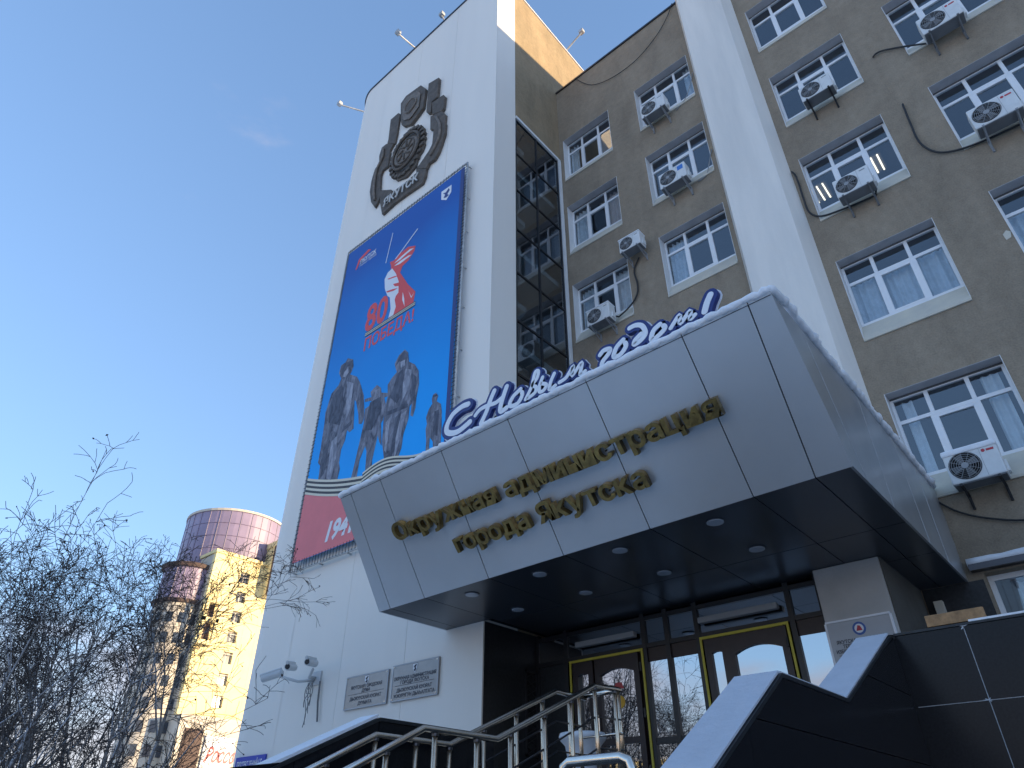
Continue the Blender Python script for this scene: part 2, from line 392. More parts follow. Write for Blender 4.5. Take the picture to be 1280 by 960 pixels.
MB().box(-7, 70, 6, 12, 24.21, 26.7).build('unseen_attic', 'stucco', bld)  # unseen roof block, added and sized to set the tower's shadow line
MB().box(-8.2, 70, 14, 14.3, 0, 24.0).build('rear_wall', 'stucco', bld)
MB().box(70, 70.3, 0, 14.3, 0, 24.4).build('end_wall', 'stucco', bld)  # unseen end, drawn out far to keep the ground in shade
it = MB()
for k in range(-1, 6):
    z = SILL0 + k * PITCH - 1.0
    it.box(-8.2, 19.9, DEP + .02, 6, z - .25, z)
it.box(-8.2, 19.9, 6, 6.2, 0, 23.9)
for x in (-6.05, -2.7, .55, 3.4): it.box(x, x + .12, DEP + .02, 6, 0, 23.9)
it.build('interior', 'room', bld)
# white pilaster with splayed cheeks
MB().prism([(-3.55, .0), (-3.40, -.36), (-2.18, -.36), (-1.98, .0)], 25.2 - 5.2, 'z', 5.2).build('pilaster', 'pilaster_white', bld)

# ---- windows: prototype in opening-local coordinates
def bar(m, x0, x1, z0, z1, y0=.235, y1=.30): m.box(x0, x1, y0, y1, z0, z1)
GZ = .47; TZ = 1.55; M1 = .60; M2 = 1.25
fr = MB()
bar(fr, .012, OW - .012, GZ, GZ + .055); bar(fr, .012, OW - .012, OH - .07, OH - .002)
bar(fr, .012, .065, GZ + .055, OH - .07); bar(fr, OW - .065, OW - .012, GZ + .055, OH - .07)
bar(fr, .065, OW - .065, TZ - .035, TZ + .035, .24, .295)
for mx in (M1, M2):
    bar(fr, mx - .035, mx + .035, TZ + .035, OH - .07, .238, .296); bar(fr, mx - .06, mx + .06, GZ + .055, TZ - .035, .238, .296)
bar(fr, M1 + .06, M2 - .06, TZ - .095, TZ - .04, .232, .29); bar(fr, M1 + .06, M2 - .06, GZ + .056, GZ + .10, .232, .29)
FR = fr.mesh('window_frame', 'pvc', bevel=.004)
PANES = []
for a, b in ((.065, M1 - .035), (M1 + .035, M2 - .035), (M2 + .035, OW - .065)): PANES.append(MB().box(a, b, .268, .274, TZ + .035, OH - .07).mesh('pane', 'pane'))
for a, b, c, d in ((.065, M1 - .06, GZ + .055, TZ - .035), (M1 + .06, M2 - .06, GZ + .10, TZ - .095), (M2 + .06, OW - .065, GZ + .055, TZ - .035)): PANES.append(MB().box(a, b, .268, .274, c, d).mesh('pane', 'pane'))
SILLM = MB().prism([(-.035, -.03), (-.035, .015), (.232, GZ + .0), (.29, GZ - .004), (.29, -.03)], OW - .004, 'x', .002).mesh('sill', 'cream_paint', bevel=.006)
JAMB = [MB().box(a, a + .010, -.006, .234, .02, OH - .002).mesh('jamb', 'white_paint') for a in (.0015, OW - .0115)]
LINT = MB().box(.0016, OW - .0016, -.004, .226, OH - .012, OH - .0025).mesh('lintel', 'lintel_grey')
SEAL = MB().box(.02, OW - .02, .226, .236, OH - .05, OH - .014).mesh('seal', 'joint_dark')
def curtain_mesh(x0, x1, z0, z1, m, amp=.035, wl=.13, seed=0):
    rr = random.Random(seed); c = MB(); n = max(8, int((x1 - x0) / .02)); ph = rr.random() * 6; vs = []
    for i in range(n + 1):
        x = x0 + (x1 - x0) * i / n; y = .41 + amp * math.sin(x / wl * 6.283 + ph + math.sin(x * 5 + ph)) + .01 * math.sin(x * 60)
        vs += [(x, y, z0), (x, y + .01, z1)]
    c.add(vs, [(2 * i, 2 * i + 2, 2 * i + 3, 2 * i + 1) for i in range(n)])
    return c.mesh('curtain', m, norm=False, smooth=True)
CURT = {('W', 1): [(.02, 1.82, .3, 1.62, 'curtain_blue')], ('W', 0): [(.16, .34, .2, 2.0, 'curtain_pale'), (1.42, 1.7, .2, 2.0, 'curtain_pale')],
        ('A', 4): [(.05, .35, .2, 2.0, 'curtain_pale'), (.4, .62, .2, 1.3, 'curtain_rose')], ('A', 3): [(.05, .6, .2, 2.0, 'curtain_pale'), (1.25, 1.8, .2, 2.0, 'curtain_rose')],
        ('A', 2): [(.05, .55, .2, 2.0, 'curtain_blue'), (1.2, 1.8, .2, 2.0, 'curtain_blue')], ('B', 2): [(.05, .6, .2, 2.0, 'curtain_blue')],
        ('V', 1): [(.0, 1.5, .2, 1.7, 'curtain_blue')], ('A', 1): [(.05, .6, .2, 2.0, 'curtain_pale')], ('B', 4): [(1.5, 1.8, .2, 2., 'curtain_blue')]}
for cn, k, x, z in spots:
    wd = link('window', FR, bld, Vector((x, 0, z)) - bld.location)
    for q in PANES: link('pane', q, wd)
    link('sill', SILLM, wd); [link('jamb', q, wd) for q in JAMB]; link('seal', SEAL, wd); link('lintel', LINT, wd)
    for j, cu in enumerate(CURT.get((cn, k), [])): link('curtain', curtain_mesh(*cu, seed=hash(cn) % 7 + k * 3 + j), wd)
# low wide window beside the canopy, with its snow-laden ledge
lw = MB(); a, b, c, d = LOW
lw.box(a, b, .2, .28, d - .08, d - .002); lw.box(a, b, .2, .28, c, c + .08)
for x in (a, -.35, .6, 1.5, 2.4, b - .07): lw.box(x, x + .07, .21, .27, c + .08, d - .08)
lwo = lw.build('window', 'pvc', bld)
for x0, x1 in ((a + .07, -.35), (-.28, .6), (.67, 1.5), (1.57, 2.4)): MB().box(x0, x1, .236, .242, c + .08, d - .08).build('pane', 'pane', lwo)
link('curtain', curtain_mesh(-1.0, 3.0, 2.95, 4.9, 'curtain_blue', seed=3), lwo, -origin_of(lwo))
MB().box(-1.44, 3.3, -.16, -.002, 5.03, 5.12).build('ledge', 'dark_steel', bld)
sn = MB(); n = 30; pts = [(-1.45 + 4.75 * i / n, -.085, 5.155 + rnd.uniform(-.008, .012)) for i in range(n + 1)]
sn.tube(pts, [.075 + rnd.uniform(-.01, .012) for _ in pts], 8); stuff(sn.build('snow', 'snow', bld, smooth=True))
# lit ceiling lamps in the third-floor room (two fittings of four tubes)
for i, (x, nt_) in enumerate(((-1.84, 3), (-.44, 2))):
    t = thing('ceiling_lamp', ['lit fluorescent ceiling lamp seen low in the left pane above the pilaster hose', 'lit fluorescent ceiling lamp seen in the right pane beside the air conditioner'][i], 'lamp', (x, 1.2, 14.85), 'lit office ceiling lamps')
    MB().box(x - .07, x + .07 + .14 * (nt_ - 1), .92, 1.54, 14.875, 14.925).build('housing', 'room', t)
    for j in range(nt_): MB().tube([(x + j * .14, .95, 14.85), (x + j * .14, 1.5, 14.85)], .018, 6).build('tube', 'tube_light', t)

# ================================================================== TOWER
tw = thing('tower', 'tall white tower with rounded edge and a glazed stairwell side', 'tower', (-12.5, 0, 0))
TZ1 = 28.4
# plan of the rounded left end
arc = [(-15.7 - 1.35 * math.sin(R(t)), -1.87 - 1.35 * math.cos(R(t))) for t in range(0, 91, 6)]
MB().prism([(-8.52, -3.185), (-8.52, -2.32), (-17.0, -2.32), (-16.96, -1.9)] + [(p[0] * 1.0 + .03, p[1] + .03) for p in arc[::-1]], TZ1 - .01, 'z', 0).build('core', 'joint_dark', tw)
for x0, x1 in ((-10.545, -8.5), (-12.545, -10.553), (-14.545, -12.553)):
    MB().box(x0, x1, -3.22, -3.19, 0, TZ1).build('facade_panel', 'tower_white', tw)
cp = MB(); outer = [(-14.553, -3.22)] + arc; inner = [(p[0] + (.03 if i > 3 else 0), p[1] + .03) for i, p in enumerate(outer)]
n = len(outer)
cp.add([(p[0], p[1], 0) for p in outer] + [(p[0], p[1], TZ1) for p in outer] + [(p[0], p[1], 0) for p in inner] + [(p[0], p[1], TZ1) for p in inner],
       [(i, i + 1, n + i + 1, n + i) for i in range(n - 1)] + [(2 * n + i, 3 * n + i, 3 * n + i + 1, 2 * n + i + 1) for i in range(n - 1)] +
       [(n + i, n + i + 1, 3 * n + i + 1, 3 * n + i) for i in range(n - 1)])
cp.build('facade_panel', 'tower_white', tw, smooth=False)
MB().box(-8.535, -8.5, -3.187, -2.30, 4.93, TZ1).build('edge_panel', 'tower_white', tw)
MB().box(-8.535, -8.497, -3.188, -1.76, 0, 4.929).build('granite_cladding', 'granite_matt', tw)
MB().box(-8.8, -8.5, -2.298, 6, 20.62, TZ1).build('side_wall', 'stucco_side', tw)
MB().box(-17.05, -16.75, -1.9, 6, 0, TZ1).build('side_wall', 'tower_white', tw)
MB().box(-17.05, -8.5, 6, 6.3, 0, TZ1).build('rear_wall', 'stucco_side', tw)
MB().box(-17.0, -8.8, -2.3, 6, TZ1 - .3, TZ1 - .02).build('roof', 'room_dark', tw)
MB().box(-8.8, -8.5, -2.298, -.002, 4.93, 9.2).build('side_wall', 'stucco_side', tw)
# coping line along the curved roof edge
MB().tube([(-8.47, -3.23, TZ1 + .02)] + [(-11, -3.235, TZ1 + .02), (-14, -3.235, TZ1 + .02)] + [(p[0] - .01, p[1] - .015, TZ1 + .02) for p in arc], .035, 6).build('coping', 'dark_steel', tw)
MB().box(-8.86, -8.46, -3.18, 6.3, TZ1 + .002, TZ1 + .06).build('coping', 'white_paint', tw)
# stair glazing: mullions, transoms and panes
GY = [-2.298, -1.30, -.15]; GZs = [9.2, 10.79, 12.40, 14.01, 15.62, 17.23, 18.85, 20.45]
gl = MB()
for y in GY[:2] + [-.20]: gl.box(-8.56, -8.50, y if y > -2 else -2.297, (y if y > -2 else -2.297) + .05, 9.2, 20.5)
for z in GZs: gl.box(-8.558, -8.503, -2.247, -.20, z - .025, z + .025)
glo = gl.build('stair_glazing', 'black_frame', tw)
for i in range(7):
    for y0, y1 in ((-2.247, -1.30), (-1.25, -.20)): MB().box(-8.532, -8.526, y0, y1, GZs[i] + .025, GZs[i + 1] - .025).build('pane', 'stair_pane', glo)
MB().box(-8.56, -8.46, -2.29, -.03, 20.50, 20.61).build('trim', 'white_paint', tw)
MB().box(-8.56, -8.45, -.148, -.035, 9.2, 20.499).build('trim', 'white_paint', tw)
sh = MB()
for k in range(8):
    z = 5.2 + k * 3.29
    sh.box(-12.0, -8.75, -2.28, -.1, z, z + .18)
    sh.hexa([(-12, -2.2, z + .18), (-9.0, -2.2, z + 1.7), (-9.0, -2.2, z + 1.88), (-12, -2.2, z + .36)], [(-12, -1.3, z + .18), (-9.0, -1.3, z + 1.7), (-9.0, -1.3, z + 1.88), (-12, -1.3, z + .36)])
sh.build('stair_flights', 'stair_room', tw)
MB().box(-12.2, -12.0, -2.29, 6, 4.95, 28).build('inner_wall', 'stair_room', tw)
# roof floodlights on outrigger arms
def floodlight(label, a, b, hd):
    t = thing('floodlight', label, 'floodlight', a, 'floodlights on the tower roof')
    MB().tube([a, b], .035, 8).build('arm', 'banner_frame', t)
    c = Vector(b); d = (Vector(b) - Vector(a)).normalized()
    MB().box(c.x - .10, c.x + .10, c.y - .08, c.y + .09, c.z - .02, c.z + .16).build('housing', 'banner_frame', t, bevel=.02)
    MB().box(c.x - .085, c.x + .085, c.y + .0905, c.y + .105, c.z, c.z + .14).build('lens', 'lamp_lens', t)
floodlight('floodlight on an arm above the emblem at the tower roof edge', (-13.03, -3.1, 28.46), (-13.14, -4.08, 28.52), -1)
floodlight('floodlight on the outermost arm at the rounded tower corner', (-16.9, -2.75, 28.46), (-17.47, -3.66, 28.52), -1)
floodlight('small floodlight on the tower roof near the top picture edge', (-11.4, -3.0, 28.46), (-11.4, -3.35, 28.75), -1)
floodlight('floodlight on the golden lit side of the tower roof', (-8.6, .9, 28.46), (-7.7, .9, 28.9), -1)

# ================================================================== CANOPY
can = thing('entrance_canopy', 'grey metal panel canopy flaring out over the entrance with dark soffit', 'canopy', (-5.2, -3, 4.9))
SZ, CZ = 4.92, 6.44
topx = [-9.04, -8.76, -8.0, -6.59, -5.27, -3.94, -2.58, -1.77, -1.51]
botx = [-9.44, -9.15, -8.29, -6.86, -5.43, -4.04, -2.65, -1.93, -1.53]
def ytop(x): return -6.35 + (-1.51 - x) / 7.53 * .16
def ybot(x): return -5.00 + (-1.53 - x) / 7.91 * .20
FU = Vector((1, 0, 0)); FV = Vector((0, -1.36, 1.52)).normalized(); FN = FU.cross(FV)
GAP = .007
for i in range(8):
    a0, a1, b0, b1 = topx[i] + GAP, topx[i + 1] - GAP, botx[i] + GAP, botx[i + 1] - GAP
    if i == 7: a1, b1 = -1.51, -1.53
    q = [Vector((b0, ybot(b0), SZ)), Vector((b1, ybot(b1), SZ)), Vector((a1, ytop(a1), CZ)), Vector((a0, ytop(a0), CZ))]
    MB().hexa(q, [p - FN * .03 for p in q]).build('fascia_panel', 'alu_panel', can)
q = [Vector((-9.42, ybot(-9.4), SZ + .01)), Vector((-1.56, ybot(-1.53), SZ + .01)), Vector((-1.54, ytop(-1.51), CZ - .01)), Vector((-9.02, ytop(-9), CZ - .01))]
q = [p - FN * .035 for p in q]
MB().hexa(q, [p - FN * .02 for p in q]).build('backing', 'alu_back', can)
# right cheek panels
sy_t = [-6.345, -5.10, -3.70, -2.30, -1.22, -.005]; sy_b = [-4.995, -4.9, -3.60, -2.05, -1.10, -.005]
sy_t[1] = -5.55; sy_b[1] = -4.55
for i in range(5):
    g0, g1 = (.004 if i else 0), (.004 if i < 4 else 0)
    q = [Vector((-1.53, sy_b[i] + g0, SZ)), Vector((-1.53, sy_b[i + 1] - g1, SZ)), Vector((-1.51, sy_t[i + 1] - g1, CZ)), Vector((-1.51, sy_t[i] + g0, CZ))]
    MB().hexa(q, [p - Vector((.03, 0, 0)) for p in q]).build('side_panel', 'alu_shaded', can)
for yt, yb in list(zip(sy_t, sy_b))[1:-1]:
    q = [Vector((-1.5265, yb - .005, SZ + .01)), Vector((-1.5265, yb + .005, SZ + .01)), Vector((-1.5065, yt + .005, CZ - .01)), Vector((-1.5065, yt - .005, CZ - .01))]
    MB().hexa(q, [p - Vector((.02, 0, 0)) for p in q]).build('joint_seal', 'frost', can)
# left cheek
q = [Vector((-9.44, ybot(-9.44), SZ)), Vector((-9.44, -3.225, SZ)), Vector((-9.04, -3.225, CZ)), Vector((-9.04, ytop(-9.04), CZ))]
MB().hexa(q, [p + Vector((.03, 0, 0)) for p in q]).build('side_panel', 'alu_shaded', can)
# soffit panels
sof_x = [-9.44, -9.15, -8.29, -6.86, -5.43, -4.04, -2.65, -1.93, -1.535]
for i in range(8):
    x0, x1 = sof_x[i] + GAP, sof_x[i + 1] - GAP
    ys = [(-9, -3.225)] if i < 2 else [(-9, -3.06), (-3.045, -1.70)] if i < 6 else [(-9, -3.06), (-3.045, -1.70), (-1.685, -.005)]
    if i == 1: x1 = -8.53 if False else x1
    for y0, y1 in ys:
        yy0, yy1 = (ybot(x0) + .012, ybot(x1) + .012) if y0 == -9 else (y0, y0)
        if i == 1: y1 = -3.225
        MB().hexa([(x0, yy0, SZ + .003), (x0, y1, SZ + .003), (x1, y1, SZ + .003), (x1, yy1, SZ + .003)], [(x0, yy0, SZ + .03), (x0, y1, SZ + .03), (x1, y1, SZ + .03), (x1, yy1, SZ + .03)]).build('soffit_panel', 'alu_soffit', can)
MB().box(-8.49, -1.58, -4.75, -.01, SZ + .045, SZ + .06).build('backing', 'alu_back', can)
MB().box(-9.38, -8.55, -4.6, -3.23, SZ + .045, SZ + .06).build('backing', 'alu_back', can)
MB().hexa([(-9.03, -6.17, CZ - .03), (-1.52, -6.33, CZ - .03), (-1.52, -.01, CZ - .03), (-9.03, -.01, CZ - .03)], [(-9.03, -6.17, CZ + .004), (-1.52, -6.33, CZ + .004), (-1.52, -.01, CZ + .004), (-9.03, -.01, CZ + .004)]).build('roof', 'dark_steel', can)
DL = [(-7.58, -4.47), (-6.16, -4.52), (-4.74, -4.56), (-3.32, -4.60), (-7.57, -3.37), (-6.17, -3.37), (-4.76, -3.38), (-3.33, -3.40)]
for x, y in DL:
    d = MB().lathe([(.105, SZ + .004), (.105, SZ - .014), (.085, SZ - .018)], 24, (x, y, 0)).build('downlight', 'lamp_lens', can)
    MB().lathe([(.125, SZ + .002), (.125, SZ - .006)], 24, (x, y, 0)).build('ring', 'alu_soffit', d)
# lying snow: lumpy lip on the edges, sheet on top
def snow_lip(pts, r, seed, parent, step=.06):
    rr = random.Random(seed); P = []; Rr = []
    for i in range(len(pts) - 1):
        a, b = Vector(pts[i]), Vector(pts[i + 1]); n = max(2, int((b - a).length / step))
        for j in range(n):
            P.append(a.lerp(b, j / n) + Vector((rr.uniform(-.012, .012), rr.uniform(-.012, .012), rr.uniform(-.01, .012)))); Rr.append(r * rr.uniform(.72, 1.2))
    P.append(Vector(pts[-1])); Rr.append(r * .6)
    m = MB(); m.tube(P, Rr, 8)
    return stuff(m.build('snow', 'snow', parent, smooth=True))
snow_lip([(-9.05, -6.17, CZ + .03), (-5.2, -6.26, CZ + .035), (-1.5, -6.34, CZ + .035)], .048, 3, can)
snow_lip([(-1.5, -6.34, CZ + .035), (-1.5, -5.9, CZ + .10), (-1.5, -5.3, CZ + .07), (-1.5, -4.5, CZ + .03), (-1.5, -.05, CZ + .02)], .055, 4, can)
stuff(MB().box(-9.0, -1.53, -6.1, -.02, CZ + .006, CZ + .05).build('snow', 'snow', can))

# gold lettering on the fascia
fas = thing('gold_sign', 'gold raised Cyrillic lettering in two lines across the canopy front', 'sign', (-5.3, -5.7, 5.6))
def fascia_point(x, t):         # t 0 bottom .. 1 top
    b = Vector((x, ybot(x), SZ)); a = Vector((x, ytop(x), CZ)); return b.lerp(a, t)
def fascia_line(body, x0, x1, t, size):
    wid = []
    for ch in body:
        if ch == ' ': wid.append(None); continue
        me = text_mesh(ch, size, 'brass', ext=.045, off=.010 * size / .4)
        xs = [v.co.x for v in me.vertices]; wid.append((me, min(xs), max(xs)))
    gap = size * .055; tot = sum((q[2] - q[1]) if q else size * .28 for q in wid) + gap * (len(body) - 1)
    k = (x1 - x0) / tot; x = x0
    rot = Matrix((FU, FV, FN)).transposed().to_4x4()
    for q in wid:
        if q is None: x += (size * .28 + gap) * k; continue
        me, lo, hi = q
        o = link('letter', me, fas)
        p = fascia_point(x, t) + FN * .075 - origin_of(fas)
        o.matrix_local = Matrix.Translation(p) @ rot @ Matrix.Translation((-lo * k, 0, 0)) @ Matrix.Diagonal((k, 1, 1, 1))
        b = Vector(((hi - lo) * .5 * k, .1, 0)); pin = MB().tube([rot @ Vector((b.x, size * .25, -.075)) + p, rot @ Vector((b.x, size * .25, -.04)) + p], .012, 5)
        pin.build('stud', 'brass_dark', fas, local=True)
        x += (hi - lo + gap) * k
fascia_line('Окружная администрация', -8.16, -2.50, .505, .37)
fascia_line('города Якутска', -7.08, -3.72, .265, .37)

# New-year script letters on the canopy roof
ng = thing('new_year_sign', 'blue and white script greeting letters standing on the snowy canopy edge', 'sign', (-4.4, -6.05, CZ))
STROKES = [[(-6.19,7.09),(-6.32,7.1),(-6.51,7.04),(-6.62,6.9),(-6.62,6.78),(-6.51,6.71),(-6.37,6.69),(-6.22,6.73),(-6.14,6.76)],
 [(-5.66,7.1),(-5.74,6.96),(-5.81,6.8),(-5.91,6.65)],[(-6.03,6.83),(-5.94,6.89),(-5.79,6.9),(-5.63,6.88),(-5.5,6.92)],[(-5.42,7.07),(-5.49,6.91),(-5.54,6.76),(-5.52,6.69),(-5.42,6.71)],
 [(-5.16,6.91),(-5.29,6.85),(-5.36,6.76),(-5.33,6.7),(-5.21,6.7),(-5.13,6.8),(-5.16,6.91)],
 [(-5.07,6.7),(-4.96,6.86),(-4.89,7.07),(-4.83,7.06),(-4.86,6.96),(-4.94,6.88),(-4.88,6.82),(-4.9,6.74),(-5.02,6.7)],
 [(-4.76,6.93),(-4.82,6.81),(-4.82,6.72),(-4.75,6.71),(-4.7,6.78),(-4.77,6.83)],[(-4.56,6.9),(-4.63,6.78),(-4.65,6.68),(-4.55,6.7)],
 [(-4.48,6.72),(-4.36,6.75),(-4.24,6.88),(-4.27,6.73),(-4.1,6.87),(-4.14,6.69),(-4.06,6.71)],
 [(-3.81,6.85),(-3.75,6.89),(-3.66,6.87),(-3.68,6.81),(-3.78,6.73),(-3.8,6.67)],[(-3.45,6.91),(-3.56,6.84),(-3.61,6.72),(-3.51,6.71),(-3.42,6.8),(-3.45,6.91)],
 [(-3.34,7.04),(-3.25,7.04),(-3.16,6.98),(-3.13,6.85),(-3.2,6.78),(-3.3,6.76),(-3.28,6.82),(-3.19,6.87)],
 [(-2.92,6.88),(-3.02,6.83),(-3.06,6.71),(-2.95,6.73),(-2.86,6.8),(-2.92,6.88)],[(-2.79,6.75),(-2.65,6.88),(-2.66,6.75),(-2.51,6.87),(-2.53,6.75),(-2.46,6.78)],
 [(-2.23,6.96),(-2.29,6.87),(-2.34,6.76)]]
GLYPH = [[0],[1,2,3],[4],[5],[6,7],[8],[9],[10],[11],[12],[13],[14]]
def catmull(p, n=5):
    if len(p) < 3: return p
    out_ = []
    for i in range(len(p) - 1):
        p0, p1, p2, p3 = [Vector((*p[max(0, min(len(p) - 1, j))], 0)) for j in (i - 1, i, i + 1, i + 2)]
        for s in range(n):
            t = s / n
            q = .5 * ((2 * p1) + (-p0 + p2) * t + (2 * p0 - 5 * p1 + 4 * p2 - p3) * t * t + (-p0 + 3 * p1 - 3 * p2 + p3) * t ** 3)
            out_.append((q.x, q.y))
    return out_ + [p[-1]]
def ribbon(m, pts, wd, y0, y1):
    """flat stroke with round ends in the XZ plane, between y0 (front) and y1"""
    n = len(pts); L = []; Rr = []
    for i in range(n):
        a = pts[max(0, i - 1)]; b = pts[min(n - 1, i + 1)]; d = Vector((b[0] - a[0], b[1] - a[1])); d = d.normalized() if d.length > 1e-6 else Vector((1, 0))
        nn = Vector((-d.y, d.x)) * wd / 2
        L.append((pts[i][0] + nn.x, pts[i][1] + nn.y)); Rr.append((pts[i][0] - nn.x, pts[i][1] - nn.y))
    def cap(c, a0):
        return [(c[0] + wd / 2 * math.cos(a0 + math.pi * j / 6), c[1] + wd / 2 * math.sin(a0 + math.pi * j / 6)) for j in range(1, 6)]
    de = math.atan2(pts[-1][1] - pts[-2][1], pts[-1][0] - pts[-2][0]); ds = math.atan2(pts[0][1] - pts[1][1], pts[0][0] - pts[1][0])
    vs = []; fs = []
    for q in (y0, y1):
        b = len(vs)
        for i in range(n): vs += [(L[i][0], q, L[i][1]), (Rr[i][0], q, Rr[i][1])]
        ce = cap(pts[-1], de - math.pi / 2); cs = cap(pts[0], ds - math.pi / 2)
        vs += [(x, q, z) for x, z in ce] + [(x, q, z) for x, z in cs]
        for i in range(n - 1): fs.append((b + 2 * i, b + 2 * i + 1, b + 2 * i + 3, b + 2 * i + 2))
        e0 = b + 2 * n; fs.append((b + 2 * n - 1, e0, e0 + 1, e0 + 2, e0 + 3, e0 + 4, b + 2 * n - 2)); s0 = e0 + 5; fs.append((b, s0, s0 + 1, s0 + 2, s0 + 3, s0 + 4, b + 1))
    h = len(vs) // 2
    ring = [2 * i + 1 for i in range(n)] + [2 * n + j for j in range(5)] + [2 * i for i in range(n - 1, -1, -1)] + [2 * n + 5 + j for j in range(5)]
    for i in range(len(ring)):
        a, b = ring[i], ring[(i + 1) % len(ring)]; fs.append((a, b, b + h, a + h))
    m.add(vs, fs)
ZOFF = 0.02
for gi, gl_ in enumerate(GLYPH):
    outer_, blue_, core_ = MB(), MB(), MB()
    for si in gl_:
        src = STROKES[si]; p = catmull([(x, z + ZOFF) for x, z in src]); p = p[:-3] if src[0] == src[-1] else p; e = (si % 5) * .0007 + gi % 2 * .0003
        k = 1.3 if si == 0 else 1.12 if si in (1, 3, 14) else .8 if si in (5, 6, 7, 8, 13) else .95
        ribbon(outer_, p, .20 * k, -6.035 + e, -6.02 + e); ribbon(blue_, p, .162 * k, -6.10 + e, -6.03 + e); ribbon(core_, p, .072 * k, -6.108 + e, -6.09 + e)
    lo = blue_.build('letter', 'sign_blue', ng); outer_.build('backplate', 'sign_white', lo); core_.build('face', 'sign_white', lo)
for x in (-6.4, -5.6, -4.9, -4.3, -3.5, -2.9, -2.3): MB().tube([(x, -5.97, CZ), (x, -5.97, 6.9)], .012, 5).build('post', 'dark_steel', ng)
MB().tube([(-6.6, -5.97, 6.78), (-2.2, -5.97, 6.78)], .012, 5).build('rail', 'dark_steel', ng)

# ================================================================== EMBLEM
EMB = {'bar_r': [(-11.72,24.46),(-11.17,24.26),(-11.15,23.09),(-11.43,23.06),(-11.41,22.46),(-11.59,22.57),(-11.66,22.7)],
'shield': [(-12.18,24.85),(-11.86,24.31),(-11.88,23.2),(-12.46,22.8),(-12.89,23.07),(-13.04,23.28),(-13.14,23.7),(-13.29,24.82),(-13.02,25.03)],
'knot': [(-11.42,23.02),(-10.84,22.91),(-10.75,22.73),(-10.77,22.08),(-10.87,22.01),(-11.33,22.24)],
'swirl_r': [(-11.44,22.27),(-10.84,21.99),(-10.65,21.63),(-10.65,21.18),(-10.61,21.11),(-10.6,20.59),(-10.72,20.16),(-10.83,19.85),(-11.0,19.62),(-11.26,19.66),(-11.35,19.47),(-11.89,19.92),(-11.75,19.96),(-11.49,20.19),(-11.33,20.32),(-11.22,20.49),(-11.19,20.58),(-11.19,21.33),(-11.37,21.47)],
'ribbon': [(-11.89,19.92),(-11.36,19.47),(-11.38,19.14),(-11.49,18.87),(-12.28,18.95),(-12.86,18.97),(-13.43,18.87),(-13.68,19.69),(-13.74,20.31),(-13.11,19.85),(-13.04,19.65),(-12.37,19.64),(-11.86,19.68)],
'swirl_l': [(-13.41,22.55),(-13.58,22.31),(-13.54,22.2),(-13.54,21.41),(-13.83,21.45),(-13.89,21.22),(-13.81,20.48),(-13.69,20.12),(-13.76,19.83),(-13.94,19.59),(-14.22,20.07),(-14.41,20.75),(-14.43,21.33),(-14.33,21.94),(-14.12,22.06),(-14.2,22.55),(-14.12,22.96),(-13.86,22.95)],
'bar_l': [(-13.4,24.39),(-13.29,24.22),(-13.29,23.0),(-13.34,22.51),(-13.82,22.93),(-13.79,23.15),(-13.85,24.4)],
'gear': [(-12.01,22.27),(-11.73,21.79),(-11.61,20.95),(-11.69,20.71),(-11.89,20.53),(-11.95,20.12),(-12.4,19.93),(-12.92,20.16),(-13.38,21.0),(-13.38,21.44),(-13.17,21.63),(-13.37,22.18),(-13.15,22.32),(-12.76,22.64)]}
emb = thing('wall_emblem', 'dark bronze relief emblem with ribbons high on the white tower', 'emblem', (-12.5, -3.22, 22))
NM = {'bar_r': 'key_bar', 'bar_l': 'key_bar', 'shield': 'shield', 'knot': 'ribbon_knot', 'swirl_r': 'ribbon', 'swirl_l': 'ribbon', 'ribbon': 'name_ribbon', 'gear': 'medallion'}
EO = {}
for i, (k, pl) in enumerate(EMB.items()):
    EO[k] = MB().prism(pl, .13 - .008 * i, 'y', -3.355 + .008 * i).build(NM[k], 'bronze', emb, bevel=.02)
def scaled(pl, s, c=None):
    cx = sum(p[0] for p in pl) / len(pl); cz = sum(p[1] for p in pl) / len(pl)
    if c: cx, cz = c
    return [(cx + (p[0] - cx) * s, cz + (p[1] - cz) * s) for p in pl]
MB().prism(scaled(EMB['shield'], .72), .03, 'y', -3.392).build('inset', 'bronze_light', EO['shield'], bevel=.01)
MB().prism(scaled(EMB['shield'], .40), .03, 'y', -3.42).build('inset', 'bronze', EO['shield'], bevel=.01)
tor = MB()
for rr, rt in ((.30, .035),): tor.tube([(-12.55 + rr * math.cos(R(a)), -3.42, 23.9 + rr * 1.15 * math.sin(R(a))) for a in range(0, 361, 15)], rt, 6)
tor.build('ring', 'bronze_light', EO['shield'], smooth=True)
gc = (-12.5, 21.3)
tooth = MB().box(-.09, .09, -.07, .07, -.07, .07).mesh('tooth', 'bronze', bevel=.015)
for a in range(0, 360, 15): link('tooth', tooth, EO['gear'], Vector((gc[0] + .80 * math.cos(R(a)), -3.30, gc[1] + 1.12 * math.sin(R(a)))) - emb.location)
MB().lathe([(.62, -3.34), (.60, -3.385), (.45, -3.40)], 28, (gc[0], 0, gc[1]), 'y').build('disc', 'bronze_light', EO['gear'])
tor = MB()
for rr, rt in ((.66, .05), (.44, .03)): tor.tube([(gc[0] + rr * math.cos(R(a)), -3.40, gc[1] + rr * 1.3 * math.sin(R(a))) for a in range(0, 361, 12)], rt, 6)
for a in range(20, 380, 45): tor.tube([(gc[0] + .12 * math.cos(R(a)), -3.41, gc[1] + .16 * math.sin(R(a))), (gc[0] + .40 * math.cos(R(a + 25)), -3.41, gc[1] + .5 * math.sin(R(a + 25)))], .04, 6)
tor.build('rings', 'bronze', EO['gear'], smooth=True)
